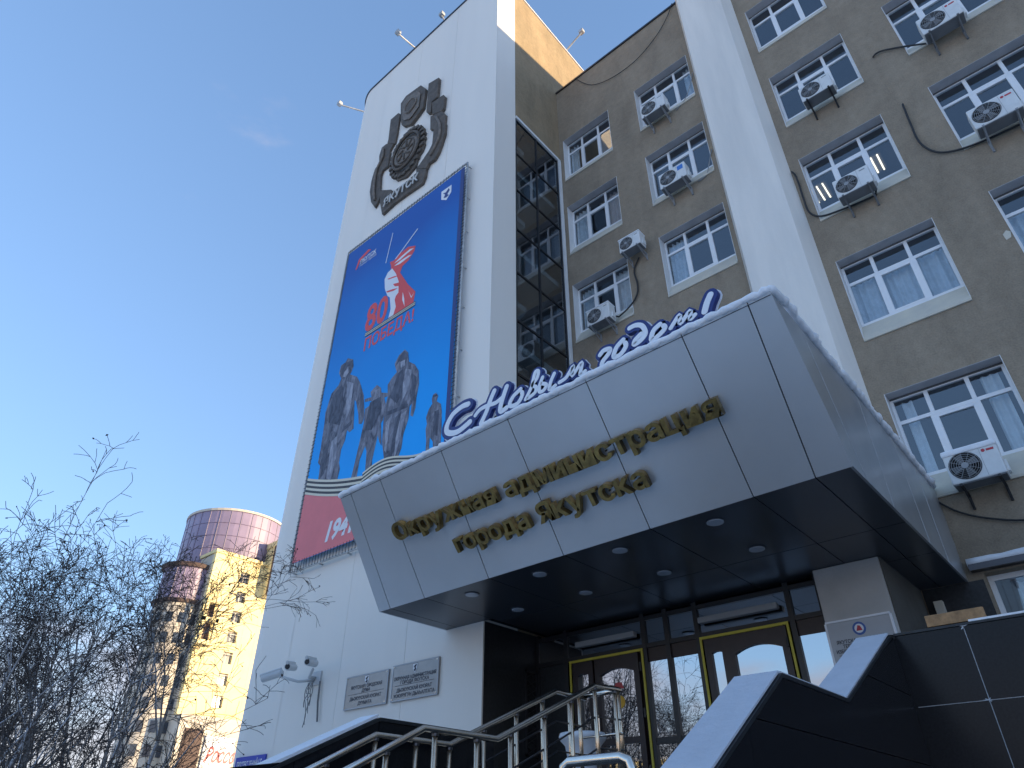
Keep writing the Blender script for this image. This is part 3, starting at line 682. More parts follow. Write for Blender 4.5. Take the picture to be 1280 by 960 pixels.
for k, pts in {'swirl_r': [(-11.1, 21.9), (-10.85, 21.2), (-10.85, 20.5), (-11.2, 19.95)], 'swirl_l': [(-13.95, 22.7), (-13.9, 22.2), (-14.15, 21.6), (-14.1, 20.6), (-13.95, 19.95)]}.items():
    MB().tube([(x, -3.35, z) for x, z in catmull(pts)], .05, 6).build('fold', 'bronze_light', EO[k], smooth=True)
text_obj('lettering', 'ЯКУТСК', .50, 'letter_pale', EO['ribbon'], (-12.5, -3.385, 19.12), sx=.85, ext=.012, off=.008, align='CENTER')

# ================================================================== BANNER
ban = thing('banner', 'large blue victory anniversary banner with bronze figures on the tower front', 'banner', (-12.2, -3.3, 7.4))
BX0, BX1, BZ0, BZ1 = -14.84, -9.50, 7.38, 17.93; BY = -3.40
MB().box(BX0, BX1, BY, BY + .02, BZ0, BZ1).build('print_sheet', 'banner_blue', ban)
rdx = [BX0 + (BX1 - BX0) * i / 24 for i in range(25)]
rm = MB(); rz = [9.28 - .40 * (x + 14.8) + .045 * (x + 14.8) ** 2 for x in rdx]
rm.add([(x, BY - .002, BZ0) for x in rdx] + [(x, BY - .002, z) for x, z in zip(rdx, rz)], [(i, i + 1, 26 + i, 25 + i) for i in range(24)])
rm.build('printed_field', 'print_red', ban, norm=False)
fm = MB()
for x in (BX0 - .10, BX1 + .10): fm.tube([(x, BY + .03, BZ0 - .22), (x, BY + .03, BZ1 + .14)], .028, 6)
for z in (BZ0 - .22, BZ1 + .14): fm.tube([(BX0 - .1, BY + .03, z), (BX1 + .1, BY + .03, z)], .028, 6)
for i in range(9):
    z = BZ0 + (BZ1 - BZ0) * i / 8
    for x in (BX0 - .1, BX1 + .1): fm.tube([(x, BY + .03, z), (x, -3.2, z)], .018, 5)
for i in range(6):
    x = BX0 + (BX1 - BX0) * i / 5
    for z in (BZ0 - .22, BZ1 + .14): fm.tube([(x, BY + .03, z), (x, -3.2, z)], .018, 5)
fm.build('frame', 'banner_frame', ban, smooth=True)
lace = MB()                                   # cord lacing all round
for i in range(90):
    z = BZ0 + (BZ1 - BZ0) * (i + .5) / 90
    for x0, x1 in ((BX0 - .11, BX0 + .03), (BX1 - .03, BX1 + .11)): lace.tube([(x0, BY + .0, z), (x1, BY - .004, z + rnd.uniform(-.03, .03))], .007, 4)
for i in range(46):
    x = BX0 + (BX1 - BX0) * (i + .5) / 46
    for z0, z1 in ((BZ1 - .03, BZ1 + .15), (BZ0 - .23, BZ0 + .03)): lace.tube([(x, BY + .0, z0), (x + rnd.uniform(-.03, .03), BY - .004, z1)], .007, 4)
stuff(lace.build('lacing', 'print_black', ban))
hem = MB()
hem.box(BX1 - .13, BX1, BY - .005, BY - .0025, BZ0, BZ1)
hem.build('hem', 'sign_blue', ban)
FIG = {'man_hat': [(-13.89,13.18),(-13.61,13.0),(-13.54,12.73),(-13.59,12.58),(-13.64,12.5),(-13.3,12.27),(-13.12,12.01),(-12.85,11.47),(-12.7,10.8),(-12.7,10.67),(-12.77,10.56),(-12.89,10.61),(-12.96,10.91),(-13.16,11.41),(-13.24,11.49),(-13.15,10.94),(-13.09,10.55),(-13.25,10.5),(-13.37,10.61),(-13.39,10.31),(-13.5,10.09),(-13.5,9.7),(-13.42,9.5),(-13.47,9.14),(-14.32,9.42),(-14.35,9.9),(-14.48,10.04),(-14.47,10.48),(-14.51,11.29),(-14.55,11.6),(-14.42,12.19),(-14.12,12.36),(-14.05,12.54),(-14.21,12.81),(-14.17,13.06),(-13.97,13.07)],
'boy': [(-12.32,11.56),(-12.14,11.39),(-12.09,11.22),(-11.83,11.1),(-11.75,10.99),(-11.95,11.01),(-11.86,10.8),(-11.86,10.47),(-11.89,10.32),(-11.95,10.26),(-11.82,9.58),(-11.93,9.73),(-12.02,9.96),(-12.08,9.56),(-12.12,9.3),(-12.1,9.07),(-12.34,9.09),(-12.39,9.63),(-12.48,9.82),(-12.63,9.48),(-12.66,8.93),(-12.89,8.99),(-12.82,9.42),(-12.74,9.99),(-12.67,10.54),(-12.7,10.98),(-12.48,11.02),(-12.47,11.14),(-12.76,11.22),(-12.76,11.31),(-12.49,11.26),(-12.56,11.44),(-12.43,11.52)],
'man_helmet': [(-11.33,12.22),(-11.18,12.05),(-11.11,11.73),(-10.87,11.53),(-10.7,11.26),(-10.64,10.85),(-10.69,10.47),(-10.69,10.19),(-10.76,9.97),(-10.85,10.04),(-10.84,10.37),(-10.91,10.32),(-10.91,9.97),(-11.04,9.59),(-11.06,9.23),(-11.14,9.07),(-11.26,8.73),(-11.55,8.84),(-11.69,9.26),(-11.82,9.69),(-11.86,10.31),(-11.85,10.75),(-11.81,10.99),(-11.87,11.36),(-11.73,11.51),(-11.55,11.61),(-11.63,11.78),(-11.68,11.93),(-11.54,12.14)],
'small': [(-10.01,10.31),(-9.92,10.2),(-9.96,10.06),(-9.81,9.93),(-9.76,9.7),(-9.73,9.2),(-9.73,8.93),(-9.74,8.7),(-9.95,8.72),(-9.99,9.02),(-10.1,9.17),(-10.1,8.96),(-10.09,8.73),(-10.2,8.77),(-10.21,9.1),(-10.26,9.44),(-10.23,9.56),(-10.28,9.76),(-10.2,9.95),(-10.1,10.05),(-10.13,10.2),(-10.09,10.3)]}
def flat(pl, e): return MB().prism(pl, .003, 'y', BY - .004 - e)
figs = {}
for i, (k, pl) in enumerate(FIG.items()): figs[k] = flat(pl, .001 + i * .0005).build('printed_figure', 'print_bronze', ban)
def blot(k, pl, e=.006): flat(pl, e).build('printed_shade', 'print_bronze_dark', figs[k])
blot('man_hat', [(-13.97,13.05),(-13.62,12.98),(-13.58,12.78),(-13.85,12.86),(-14.0,12.62),(-14.17,12.84),(-14.14,13.03)])
blot('man_hat', [(-13.95,12.3),(-13.7,11.5),(-13.75,10.9),(-14.3,11.2),(-14.4,11.7),(-14.3,12.1)])
blot('man_hat', [(-14.3,10.4),(-14.1,10.6),(-14.1,9.6),(-14.25,9.5)]); blot('man_hat', [(-13.05,11.9),(-12.8,11.2),(-12.78,10.75),(-12.92,11.1)])
blot('boy', [(-12.52,11.1),(-12.1,11.1),(-12.0,10.7),(-12.3,10.2),(-12.6,10.3)])
blot('man_helmet', [(-11.33,12.18),(-11.2,12.0),(-11.25,11.9),(-11.45,11.95),(-11.62,11.85),(-11.5,12.1)]); blot('man_helmet', [(-11.5,11.55),(-11.3,11.6),(-11.2,11.0),(-11.4,10.6),(-11.7,10.9)])
blot('man_helmet', [(-11.4,10.2),(-11.2,10.3),(-11.3,9.3),(-11.45,9.1)]); blot('man_helmet', [(-10.95,11.3),(-10.75,11.1),(-10.76,10.4),(-10.88,10.7)])
blot('small', [(-10.0,9.8),(-9.85,9.8),(-9.85,9.1),(-9.98,9.2)])
def lit(k, pl, e=.0065): flat(pl, e).build('printed_light', 'print_bronze_light', figs[k])
lit('man_hat', [(-13.95,12.72),(-13.78,12.78),(-13.72,12.6),(-13.86,12.5),(-13.98,12.58)]); lit('man_hat', [(-13.72,12.3),(-13.4,12.1),(-13.35,11.3),(-13.5,10.9),(-13.6,11.6)])
lit('man_hat', [(-14.0,10.5),(-13.75,10.6),(-13.65,9.9),(-13.75,9.3),(-13.95,9.4)]); lit('man_helmet', [(-11.45,11.88),(-11.27,11.86),(-11.25,11.68),(-11.4,11.66)])
lit('man_helmet', [(-11.2,11.55),(-10.95,11.4),(-11.0,10.9),(-11.2,10.6),(-11.25,11.1)]); lit('man_helmet', [(-11.2,10.2),(-11.0,10.25),(-11.12,9.6),(-11.28,9.0),(-11.3,9.6)])
lit('boy', [(-12.35,11.4),(-12.22,11.4),(-12.2,11.24),(-12.34,11.24)]); lit('man_helmet', [(-11.75,10.2),(-11.6,10.3),(-11.6,9.3),(-11.68,9.4)])
blot('man_hat', [(-13.55,10.75),(-13.2,10.85),(-13.22,10.72),(-13.6,10.62)]); blot('man_helmet', [(-11.8,10.52),(-10.98,10.42),(-10.98,10.32),(-11.8,10.40)]); blot('small', [(-10.1,10.28),(-9.95,10.26),(-9.95,10.2),(-10.1,10.22)])
# striped ribbon sweeping under the figures
def band(xs, zt, wd, e):
    for i in range(7):
        pl = [(x, z - wd(x) * i / 7) for x, z in zip(xs, zt)] + [(x, z - wd(x) * (i + 1) / 7 + .0) for x, z in reversed(list(zip(xs, zt)))]
        m = MB(); n = len(xs); off = BY - .009 - e
        m.add([(p[0], off, p[1]) for p in pl], [(j, 2 * n - 1 - j, 2 * n - 2 - j, j + 1) for j in range(n - 1)])
        m.build('ribbon_stripe', 'print_cream' if i % 2 == 0 else 'print_black', ban, norm=False)
xs = [BX0 + .01 + (5.2) * i / 40 for i in range(41)]
zt = [9.68 - .40 * (x + 14.8) + .045 * (x + 14.8) ** 2 for x in xs]
band(xs, zt, lambda x: .46, 0)
xs = [-12.42 + 2.4 * i / 24 for i in range(25)]
band(xs, [9.06 + .14 * math.sin((x + 12.42) * 2.2) - .03 * (x + 12.42) for x in xs], lambda x: .34, .004)
# anniversary mark: a plain draped red-and-white form, number and words
flat([(-12.50,16.05),(-12.30,16.0),(-12.05,16.12),(-11.70,16.16),(-11.36,15.98),(-11.40,15.78),(-11.62,15.56),(-11.86,15.50),(-11.94,15.29),(-11.52,14.59),(-11.15,14.1),(-11.19,13.72),(-12.22,13.74),(-12.13,14.04),(-12.24,14.57),(-12.30,15.3),(-12.43,15.9)], .001).build('printed_drape', 'print_scarlet', ban)
flat([(-12.34,15.7),(-12.13,15.37),(-11.95,14.95),(-11.9,14.5),(-12.0,14.43),(-12.03,14.31),(-11.94,14.01),(-12.01,13.74),(-12.21,13.75),(-12.16,14.06),(-12.27,14.53),(-12.39,14.66),(-12.56,15.02),(-12.64,15.45),(-12.53,15.65)], .003).build('printed_drape', 'print_white', ban)
for pl in ([(-12.28,15.86),(-11.95,15.95),(-11.6,16.0),(-11.42,15.92),(-11.7,15.90),(-12.0,15.83)], [(-12.26,15.74),(-11.95,15.78),(-11.62,15.76),(-11.48,15.70),(-11.75,15.68),(-12.0,15.66)], [(-12.2,15.30),(-11.98,15.2),(-12.12,15.22),(-12.44,15.32),(-12.5,15.38)], [(-12.2,14.80),(-11.95,14.7),(-12.12,14.7),(-12.42,14.8),(-12.48,14.88)], [(-12.2,15.0),(-11.95,14.9),(-11.9,14.75),(-12.1,14.85)], [(-11.7,14.4),(-11.6,14.1),(-11.55,13.8),(-11.68,14.1)], [(-11.45,14.3),(-11.3,13.95),(-11.2,14.08),(-11.3,14.0)]):
    flat(pl, .005).build('printed_fold', 'print_white' if pl[0][0] != -12.2 else 'print_scarlet', ban)
rb = MB(); ribbon(rb, [(-12.70, 16.15), (-12.63, 16.7), (-12.55, 17.32)], .028, BY - .006, BY - .004); rb.build('printed_streak', 'print_white', ban)
rb = MB(); ribbon(rb, [(-12.23, 16.03), (-12.0, 16.18), (-11.36, 16.66)], .042, BY - .006, BY - .004); rb.build('printed_streak', 'print_white', ban)
ln = MB()
for i, c in enumerate(('print_black', 'print_cream', 'print_black', 'print_cream', 'print_black')):
    MB().box(-13.2, -11.1, BY - .012, BY - .010, 13.58 + i * .03, 13.58 + i * .03 + .029).build('printed_line', c, ban)
text_obj('lettering', '80', 1.35, 'print_scarlet', ban, (-13.28, BY - .005, 13.78), sx=.72, off=.035)
text_obj('lettering', 'ПОБЕДА!', .60, 'print_scarlet', ban, (-13.2, BY - .005, 13.07), sx=.78, off=.012)
text_obj('lettering', '1941–1945', .66, 'print_white', ban, (-13.66, BY - .006, 7.63), sx=.88, off=.026, shear=.25)
text_obj('lettering', 'ЯКУТСК', .22, 'print_white', ban, (-14.1, BY - .005, 17.0), sx=.9, off=.006)
text_obj('lettering', 'город героев', .13, 'print_white', ban, (-14.1, BY - .005, 16.86))
MB().box(-14.1, -13.3, BY - .007, BY - .005, 16.97, 16.985).build('printed_line', 'print_white', ban)
flat([(-14.3, 16.85), (-14.2, 17.25), (-13.75, 17.42), (-13.6, 17.32), (-14.1, 17.15), (-14.22, 16.85)], .001).build('printed_mark', 'print_scarlet', ban)
shp = [(-10.42,17.56),(-10.0,17.54),(-9.99,17.23),(-10.18,17.02),(-10.40,17.2)]
so = flat(shp, .003).build('printed_shield', 'print_white', ban)
flat([(-10.34,17.42),(-10.22,17.38),(-10.1,17.48),(-10.06,17.36),(-10.15,17.25),(-10.08,17.16),(-10.2,17.14),(-10.3,17.2),(-10.24,17.3)], .007).build('printed_charge', 'sign_blue', so)

# ================================================================== PLAQUES
def arms_mark(parent, x, y, z, s, m1='print_white', m2='ink'):
    o = MB().prism([(x - s * .5, z + s * .6), (x + s * .5, z + s * .6), (x + s * .48, z - .1 * s), (x, z - s * .7), (x - s * .48, z - .1 * s)], .004, 'y', y).build('coat_of_arms', m1, parent)
    MB().prism([(x - s * .3, z + s * .2), (x - .05 * s, z + s * .45), (x + s * .42, z + .5 * s), (x + s * .1, z + .1 * s), (x + s * .3, z - s * .2), (x, z - .5 * s), (x - .3 * s, z - .25 * s), (x, z - .05 * s)], .003, 'y', y - .004).build('charge', m2, o)
def plaque(label, x0, x1, z0, z1, lines, y=-3.26):
    t = thing('plaque', label, 'plaque', ((x0 + x1) / 2, y, z0), 'metal name plaques')
    MB().box(x0, x1, y, y + .035, z0, z1).build('plate', 'plaque', t, bevel=.004)
    rim = MB(); b = .022
    rim.box(x0, x1, y - .006, y - .0005, z0, z0 + b); rim.box(x0, x1, y - .006, y - .0005, z1 - b, z1); rim.box(x0, x0 + b, y - .0055, y - .0005, z0 + b, z1 - b); rim.box(x1 - b, x1, y - .0055, y - .0005, z0 + b, z1 - b)
    rim.build('rim', 'plaque_pale', t)
    cx = (x0 + x1) / 2; arms_mark(t, cx, y - .005, z1 - .115, .12)
    for i, (body, zz, wmax) in enumerate(lines):
        me = text_mesh(body, .085, 'ink', off=.002, align='CENTER'); wid = max(v.co.x for v in me.vertices) - min(v.co.x for v in me.vertices)
        text_obj('lettering', body, .085, 'ink', t, (cx, y - .003, z0 + zz), sx=min(1., wmax / wid), off=.002, align='CENTER')
    MB().box(x0 + .1, x1 - .1, y - .004, y - .002, z0 + .262, z0 + .268).build('line', 'ink', t)
    for x in (x0 + .04, x1 - .04):
        for z in (z0 + .04, z1 - .04): MB().lathe([(.012, y - .014), (.012, y)], 10, (x, 0, z), 'y').build('screw', 'chrome', t)
plaque('left metal plaque of the pair, with four short lines and a crest', -12.21, -10.92, 3.84, 4.45, [('ЯКУТСКАЯ ГОРОДСКАЯ', .36, .95), ('ДУМА', .285, .3), ('ДЬОКУУСКАЙ КУОРАТ', .155, .95), ('ДУУМАТА', .06, .45)])
plaque('right metal plaque of the pair, nearer the canopy, with longer lines', -10.80, -9.54, 3.84, 4.48, [('ОКРУЖНАЯ АДМИНИСТРАЦИЯ', .36, 1.14), ('ГОРОДА ЯКУТСКА', .285, .8), ('ДЬОКУУСКАЙ КУОРАТ', .155, .95), ('УОКУРУГУН ДЬАҺАЛТАТА', .06, 1.1)])
# street name plate
ss = thing('street_sign', 'blue street name plate low on the white tower wall', 'sign', (-15.3, -3.26, 2.9))
MB().box(-15.9, -14.72, -3.26, -3.23, 2.86, 3.26).build('plate', 'street_blue', ss, bevel=.004)
text_obj('lettering', 'ПРОСПЕКТ ЛЕНИНА', .16, 'print_white', ss, (-15.82, -3.264, 3.05), sx=.53, off=.003)
text_obj('lettering', '15', .26, 'print_white', ss, (-14.98, -3.264, 3.0), sx=.6, off=.004)
MB().box(-15.04, -15.025, -3.264, -3.261, 2.9, 3.22).build('line', 'print_white', ss)

# ================================================================== CCTV CLUSTER
cc = thing('security_cameras', 'cluster of white security cameras on a wall bracket with dangling wires', 'camera', (-13.3, -3.22, 4.6))
MB().box(-13.55, -13.15, -3.26, -3.222, 4.45, 4.72).build('wall_plate', 'camera_white', cc, bevel=.01)
MB().tube([(-13.35, -3.25, 4.55), (-13.5, -3.55, 4.5), (-13.9, -3.75, 4.62)], .03, 8).build('bracket', 'camera_white', cc, smooth=True)
MB().tube([(-13.35, -3.25, 4.6), (-13.2, -3.5, 4.55), (-12.95, -3.6, 4.66)], .03, 8).build('bracket', 'camera_white', cc, smooth=True)
def bullet(c, d, L=.34, r=.075):
    c = Vector(c); d = Vector(d).normalized()
    b = MB().tube([c - d * L / 2, c - d * L * .45, c + d * L * .42, c + d * L / 2], [r * .7, r, r, r * .95], 12).build('camera_body', 'camera_white', cc, smooth=False)
    MB().tube([c + d * (L / 2 + .001), c + d * (L / 2 + .006)], r * .72, 12).build('lens', 'ac_dark', b)
    MB().tube([c - d * L * .4 + Vector((0, 0, r + .006)), c + d * L * .62 + Vector((0, 0, r + .006))], [r * .5, r * .55], 6).build('hood', 'camera_white', b)
bullet((-14.15, -3.78, 4.66), (-.9, -.35, -.2), .5); bullet((-13.62, -3.7, 4.78), (.5, -.8, -.15)); bullet((-12.95, -3.66, 4.78), (.4, -.85, -.1))
wr = MB()
for i in range(6):
    x = -13.5 + i * .07; b = rnd.uniform(.3, .9)
    wr.tube(catmull([(x, 4.5), (x + rnd.uniform(-.12, .1), 4.3), (x + rnd.uniform(-.1, .1), 4.5 - b * .7), (x + rnd.uniform(-.05, .05), 4.5 - b)]) and [(q[0], -3.3 - .02 * i, q[1]) for q in catmull([(x, 4.5), (x + rnd.uniform(-.12, .1), 4.3), (x + rnd.uniform(-.1, .1), 4.5 - b * .7), (x + rnd.uniform(-.05, .05), 4.5 - b)])], .008, 4)
wr.tube([(-13.12, -3.27, 4.5), (-13.08, -3.28, 4.1), (-13.02, -3.27, 3.72)], .02, 5)
wr.build('wires', 'ac_base', cc)

# ================================================================== AIR CONDITIONERS
casing = MB().box(-.39, .39, -.15, .15, -.27, .27).mesh('casing', 'ac_white', bevel=.025)
FX = -.12
ring = MB().lathe([(.235, -.152), (.235, -.158), (.215, -.158), (.205, -.152)], 28, (FX, 0, 0), 'y').mesh('fan_well', 'ac_dark')
blades = MB()
for j in range(4):
    a = R(90 * j + 25); c, s_ = math.cos(a), math.sin(a)
    pts = [(.05, -.03), (.19, -.09), (.20, .04), (.06, .04)]
    blades.prism([(FX + x * c - z * s_, x * s_ + z * c) for x, z in pts], .003, 'y', -.163)
blades = blades.mesh('fan_blades', 'ac_base')
gr = MB()
for rr in (.05, .085, .12, .155, .19, .222): gr.tube([(FX + rr * math.cos(R(a)), -.17, rr * math.sin(R(a))) for a in range(0, 361, 18)], .0042, 4)
for a in range(0, 360, 30): gr.tube([(FX + .05 * math.cos(R(a)), -.169, .05 * math.sin(R(a))), (FX + .225 * math.cos(R(a)), -.167, .225 * math.sin(R(a)))], .0042, 4)
gr.lathe([(.05, -.165), (.05, -.174)], 14, (FX, 0, 0), 'y')
grille = gr.mesh('grille', 'ac_grille')
seam = MB().box(.135, .139, -.1525, -.1505, -.25, .25).mesh('panel_seam', 'ac_grille')
pan = MB().box(-.37, .37, -.14, .14, -.29, -.272).mesh('base_pan', 'ac_base')
bk = MB(); bk.box(-.02, .02, -.17, .36, -.33, -.29); bk.box(-.02, .02, .32, .36, -.56, -.33)
bk.tube([(0, -.10, -.33), (0, .33, -.54)], .012, 4)
bracket = {c: bk.mesh('bracket', c) for c in ('ac_grille', 'cable', 'ac_base')}
for x in ():
    pass
valve = MB(); valve.box(.39, .43, -.05, .10, -.22, -.02); valve = valve.mesh('valve_cover', 'ac_white', bevel=.008)
ACS = [('on the topmost window left of the pilaster, grille seen edge-on', -4.80, 19.55, 1., 'ac_grille', None),
       ('with a blue sticker on the middle window left of the pilaster', -4.62, 16.31, 1., 'ac_grille', 'logo_blue'),
       ('hanging on bare wall between the two window columns by the tower', -6.12, 14.86, .82, 'ac_grille', None),
       ('on the lowest window next to the glazed stairwell', -7.29, 13.02, .9, 'ac_grille', None),
       ('with black brackets on the second window down, right of the pilaster', -.81, 16.36, .92, 'cable', None),
       ('with a large dark fan in front of the lamp-lit office window', -.86, 13.06, .92, 'ac_base', None),
       ('on the upper right corner window with pipe running left', 1.80, 16.22, 1.0, 'ac_base', 'logo_red'),
       ('with a red badge on the right edge window above the long hose', 1.72, 13.04, 1.0, 'ac_grille', 'logo_red'),
       ('capped with snow above the canopy side, nearest of all', -.83, 6.49, .95, 'cable', 'logo_red')]
AO = []
for i, (lab, x, z, s, bm_, logo) in enumerate(ACS):
    t = thing('air_conditioner', 'white air conditioner ' + lab, 'air conditioner', (x, -.33, z), 'outdoor air conditioner units'); t.scale = (s, 1, s); AO.append(t)
    c = link('casing', casing, t); link('panel_seam', seam, c)
    link('fan_well', ring, t); link('fan_blades', blades, t); link('grille', grille, t); link('base_pan', pan, t); link('valve_cover', valve, t)
    for bx_ in (-.27, .27): link('bracket', bracket[bm_], t, (bx_, -.03, 0))
    if logo == 'logo_blue': link('sticker', MB().box(.17, .33, -.1545, -.1525, .04, .20).mesh('sticker', 'logo_blue'), c)
    elif logo: link('badge', MB().lathe([(.028, -.154), (.028, -.151)], 12, (.19, 0, .17), 'y').box(.235, .34, -.1545, -.1505, .15, .185).mesh('badge', 'logo_red'), c)
    else: link('badge', MB().box(.2, .32, -.1545, -.1505, .17, .195).mesh('badge', 'ac_grille'), c)
for k, hh in ((8, .055), (2, .02), (3, .015)):
    o = link('snow', MB().box(-.40, .40, -.172, .15, .27 - hh * .9, .27 + hh).mesh('snow', 'snow', bevel=hh * .6), AO[k]); stuff(o)
# refrigerant pipes: each is one object hanging on the wall
def hose(label, pts, r=.021, m='cable', y=-.05, ends=None):
    P = [(q[0], y, q[1]) for q in catmull(pts)]
    if ends: P = P + [ends]
    o = MB().tube(P, r, 7).build('hose', m, None, smooth=True); tag(o, label, 'hose', 'pipes and cables on the wall')
hose('thick black hose curling down to the red-badged air conditioner', [(.54, 14.84), (.5, 14.18), (.49, 13.57), (.65, 13.13), (.95, 12.92), (1.4, 12.82), (2.0, 12.78)], ends=(2.12, -.25, 12.9))
hose('black hose bowing beside the pilaster to the lamp-lit window', [(-1.95, 14.66), (-1.90, 14.5), (-1.89, 14.14), (-1.90, 13.67), (-1.88, 13.24), (-1.69, 12.97), (-1.2, 12.86), (-.6, 12.8)], ends=(-.5, -.25, 12.88))
hose('short black pipe sticking left from the upper right window', [(.46, 16.72), (.55, 16.78), (.71, 16.73), (1.06, 16.48), (1.46, 16.15)], ends=(1.6, -.25, 16.0))
hose('dark cable sagging from the canopy side below the snow-capped unit', [(-1.53, 6.21), (-1.29, 5.96), (-.92, 5.75), (-.4, 5.6), (.4, 5.62), (1.5, 5.9)], .016)
hose('pair of pipes dropping from the wall-hung unit to the unit below', [(-6.12, 14.6), (-6.31, 14.25), (-6.27, 13.75), (-6.33, 13.4), (-6.58, 13.15), (-6.92, 13.0)], .022, ends=(-6.95, -.2, 12.95))
hose('thin black cable sagging across the top of the brown wall', [(-3.66, 24.5), (-3.9, 24.0), (-4.4, 23.41), (-5.22, 22.94), (-6.16, 22.94), (-6.95, 23.35), (-7.5, 24.22), (-7.6, 24.46)], .012)
hose('grey cable slanting from the topmost unit up to the pilaster', [(-4.3, 19.35), (-3.95, 19.6), (-3.7, 20.1), (-3.58, 20.5)], .012, 'ac_grille', -.02)
hose('grey cable slanting from the blue-stickered unit to the pilaster', [(-4.15, 16.1), (-3.9, 16.15), (-3.75, 16.5), (-3.6, 16.95)], .014, 'ac_grille', -.02)
# pale torn patch beside the edge window
tag(MB().prism([(.93, 10.62), (1.0, 10.68), (1.05, 10.62), (1.02, 10.5), (.94, 10.48)], .012, 'y', -.012).build('plaster_patch', 'cream_paint'), 'pale patch of bare plaster beside the right edge window', 'patch')

# ================================================================== ENTRANCE
ent = thing('entrance_vestibule', 'dark glazed entrance front with two brown double doors under the canopy', 'entrance', (-5.8, -1.75, 2.1))
EY = -1.75
fm = MB()
for x in (-8.46, -7.80, -6.16, -5.72, -5.17, -3.64, -3.17): fm.box(x - .04, x + .04, EY - .04, EY + .05, 2.104, SZ - .002)
for z in (2.104, 4.36, 4.80): fm.box(-8.47, -3.12, EY - .032, EY + .042, z, z + .07)
fm.box(-6.12, -5.21, EY - .03, EY + .04, 2.93, 3.02); fm.box(-3.6, -3.2, EY - .03, EY + .04, 2.93, 3.02)
fm.build('frame', 'black_frame', ent)
for x0, x1 in ((-8.42, -7.84), (-7.76, -6.20), (-6.12, -5.76), (-5.68, -5.21), (-5.13, -3.68), (-3.60, -3.21)):
    MB().box(x0, x1, EY, EY + .006, 4.43, 4.80).build('transom_pane', 'door_pane', ent)
for x0, x1 in ((-6.12, -5.76), (-5.68, -5.21), (-3.60, -3.21)):
    MB().box(x0, x1, EY, EY + .006, 3.02, 4.14).build('side_pane', 'door_pane', ent); MB().box(x0, x1, EY, EY + .006, 2.17, 2.93).build('side_pane', 'door_pane', ent)
    MB().box(x0, x1, EY - .002, EY + .01, 4.141, 4.359).build('panel', 'brown_frame', ent)
MB().box(-8.42, -7.84, EY, EY + .02, 2.17, 4.36).build('panel', 'granite_matt', ent)
for x0, x1, z0, z1 in ((-7.50, -6.27, 4.545, 4.64), (-5.08, -3.78, 4.545, 4.64)):
    MB().box(x0, x1, EY - .16, EY - .045, z0, z1).build('air_curtain', 'ac_grille', ent, bevel=.02)
def door(x0, x1, z0, z1, leaves):
    d = link('door', MB().box(x0 + .05, x1 - .05, EY + .03, EY + .05, z0, z1 - .05).mesh('door', 'brown_frame', origin_of(ent)), ent)
    f = MB()
    tp = MB(); tp.box(x0, x1, EY - .062, EY - .043, z1 - .04, z1); tp.box(x0, x0 + .035, EY - .061, EY - .043, z0, z1 - .04); tp.box(x1 - .035, x1, EY - .061, EY - .043, z0, z1 - .04)
    tp.build('yellow_edging', 'yellow_tape', d)
    xs = [x0 + .045]
    for (a, b) in leaves:
        # stiles and rails round an arched light
        f.box(a - .10, a, EY - .05, EY + .029, z0 + .01, z1 - .045); f.box(b, b + .10, EY - .05, EY + .029, z0 + .01, z1 - .045)
        f.box(a, b, EY - .05, EY + .029, z0 + .01, z0 + .25); f.box(a, b, EY - .05, EY + .029, z0 + .86, z0 + .95)
        top = z1 - .24; n = 10; sg = min(.09, (b - a) * .12); arcp = [(a + (b - a) * i / n, top - sg + sg * (1 - (2 * i / n - 1) ** 2)) for i in range(n + 1)]
        f.prism(arcp + [(b, z1 - .045), (a, z1 - .045)], .079, 'y', EY - .05)
        MB().box(a, b, EY - .01, EY - .004, z0 + .95, top).build('pane', 'door_pane', d); MB().box(a, b, EY - .01, EY - .004, z0 + .25, z0 + .86).build('pane', 'door_pane', d)
    f.build('leaf_frame', 'brown_frame', d)
    MB().tube([(leaves[-1][0] - .05, EY - .05, z0 + 1.0), (leaves[-1][0] - .05, EY - .09, z0 + 1.02), (leaves[-1][0] - .05, EY - .09, z0 + 1.3), (leaves[-1][0] - .05, EY - .05, z0 + 1.32)], .012, 6).build('handle', 'chrome', d)
    hg = MB()
    for z in (z0 + .4, z0 + 1.2, z1 - .35): hg.tube([(x1 - .07, EY - .06, z), (x1 - .07, EY - .06, z + .14)], .018, 6)
    hg.build('hinges', 'black_frame', d)
    return d
d1 = door(-7.71, -6.19, 2.12, 4.36, [(-7.55, -7.32), (-7.08, -6.40)])
d2 = door(-5.14, -3.70, 2.12, 4.36, [(-4.98, -4.80), (-4.60, -3.86)])
MB().lathe([(.10, EY - .014), (.10, EY - .011)], 22, (-6.74, 0, 3.60), 'y').build('sticker', 'sticker_yellow', d1)
MB().prism([(-6.85, 3.80), (-6.64, 3.80), (-6.68, 3.90), (-6.80, 3.90)], .003, 'y', EY - .014).build('sticker', 'sticker_red', d1)
MB().box(-8.44, -3.2, .3, .5, 2.1, 4.9).build('back_wall', 'room_dark', ent)

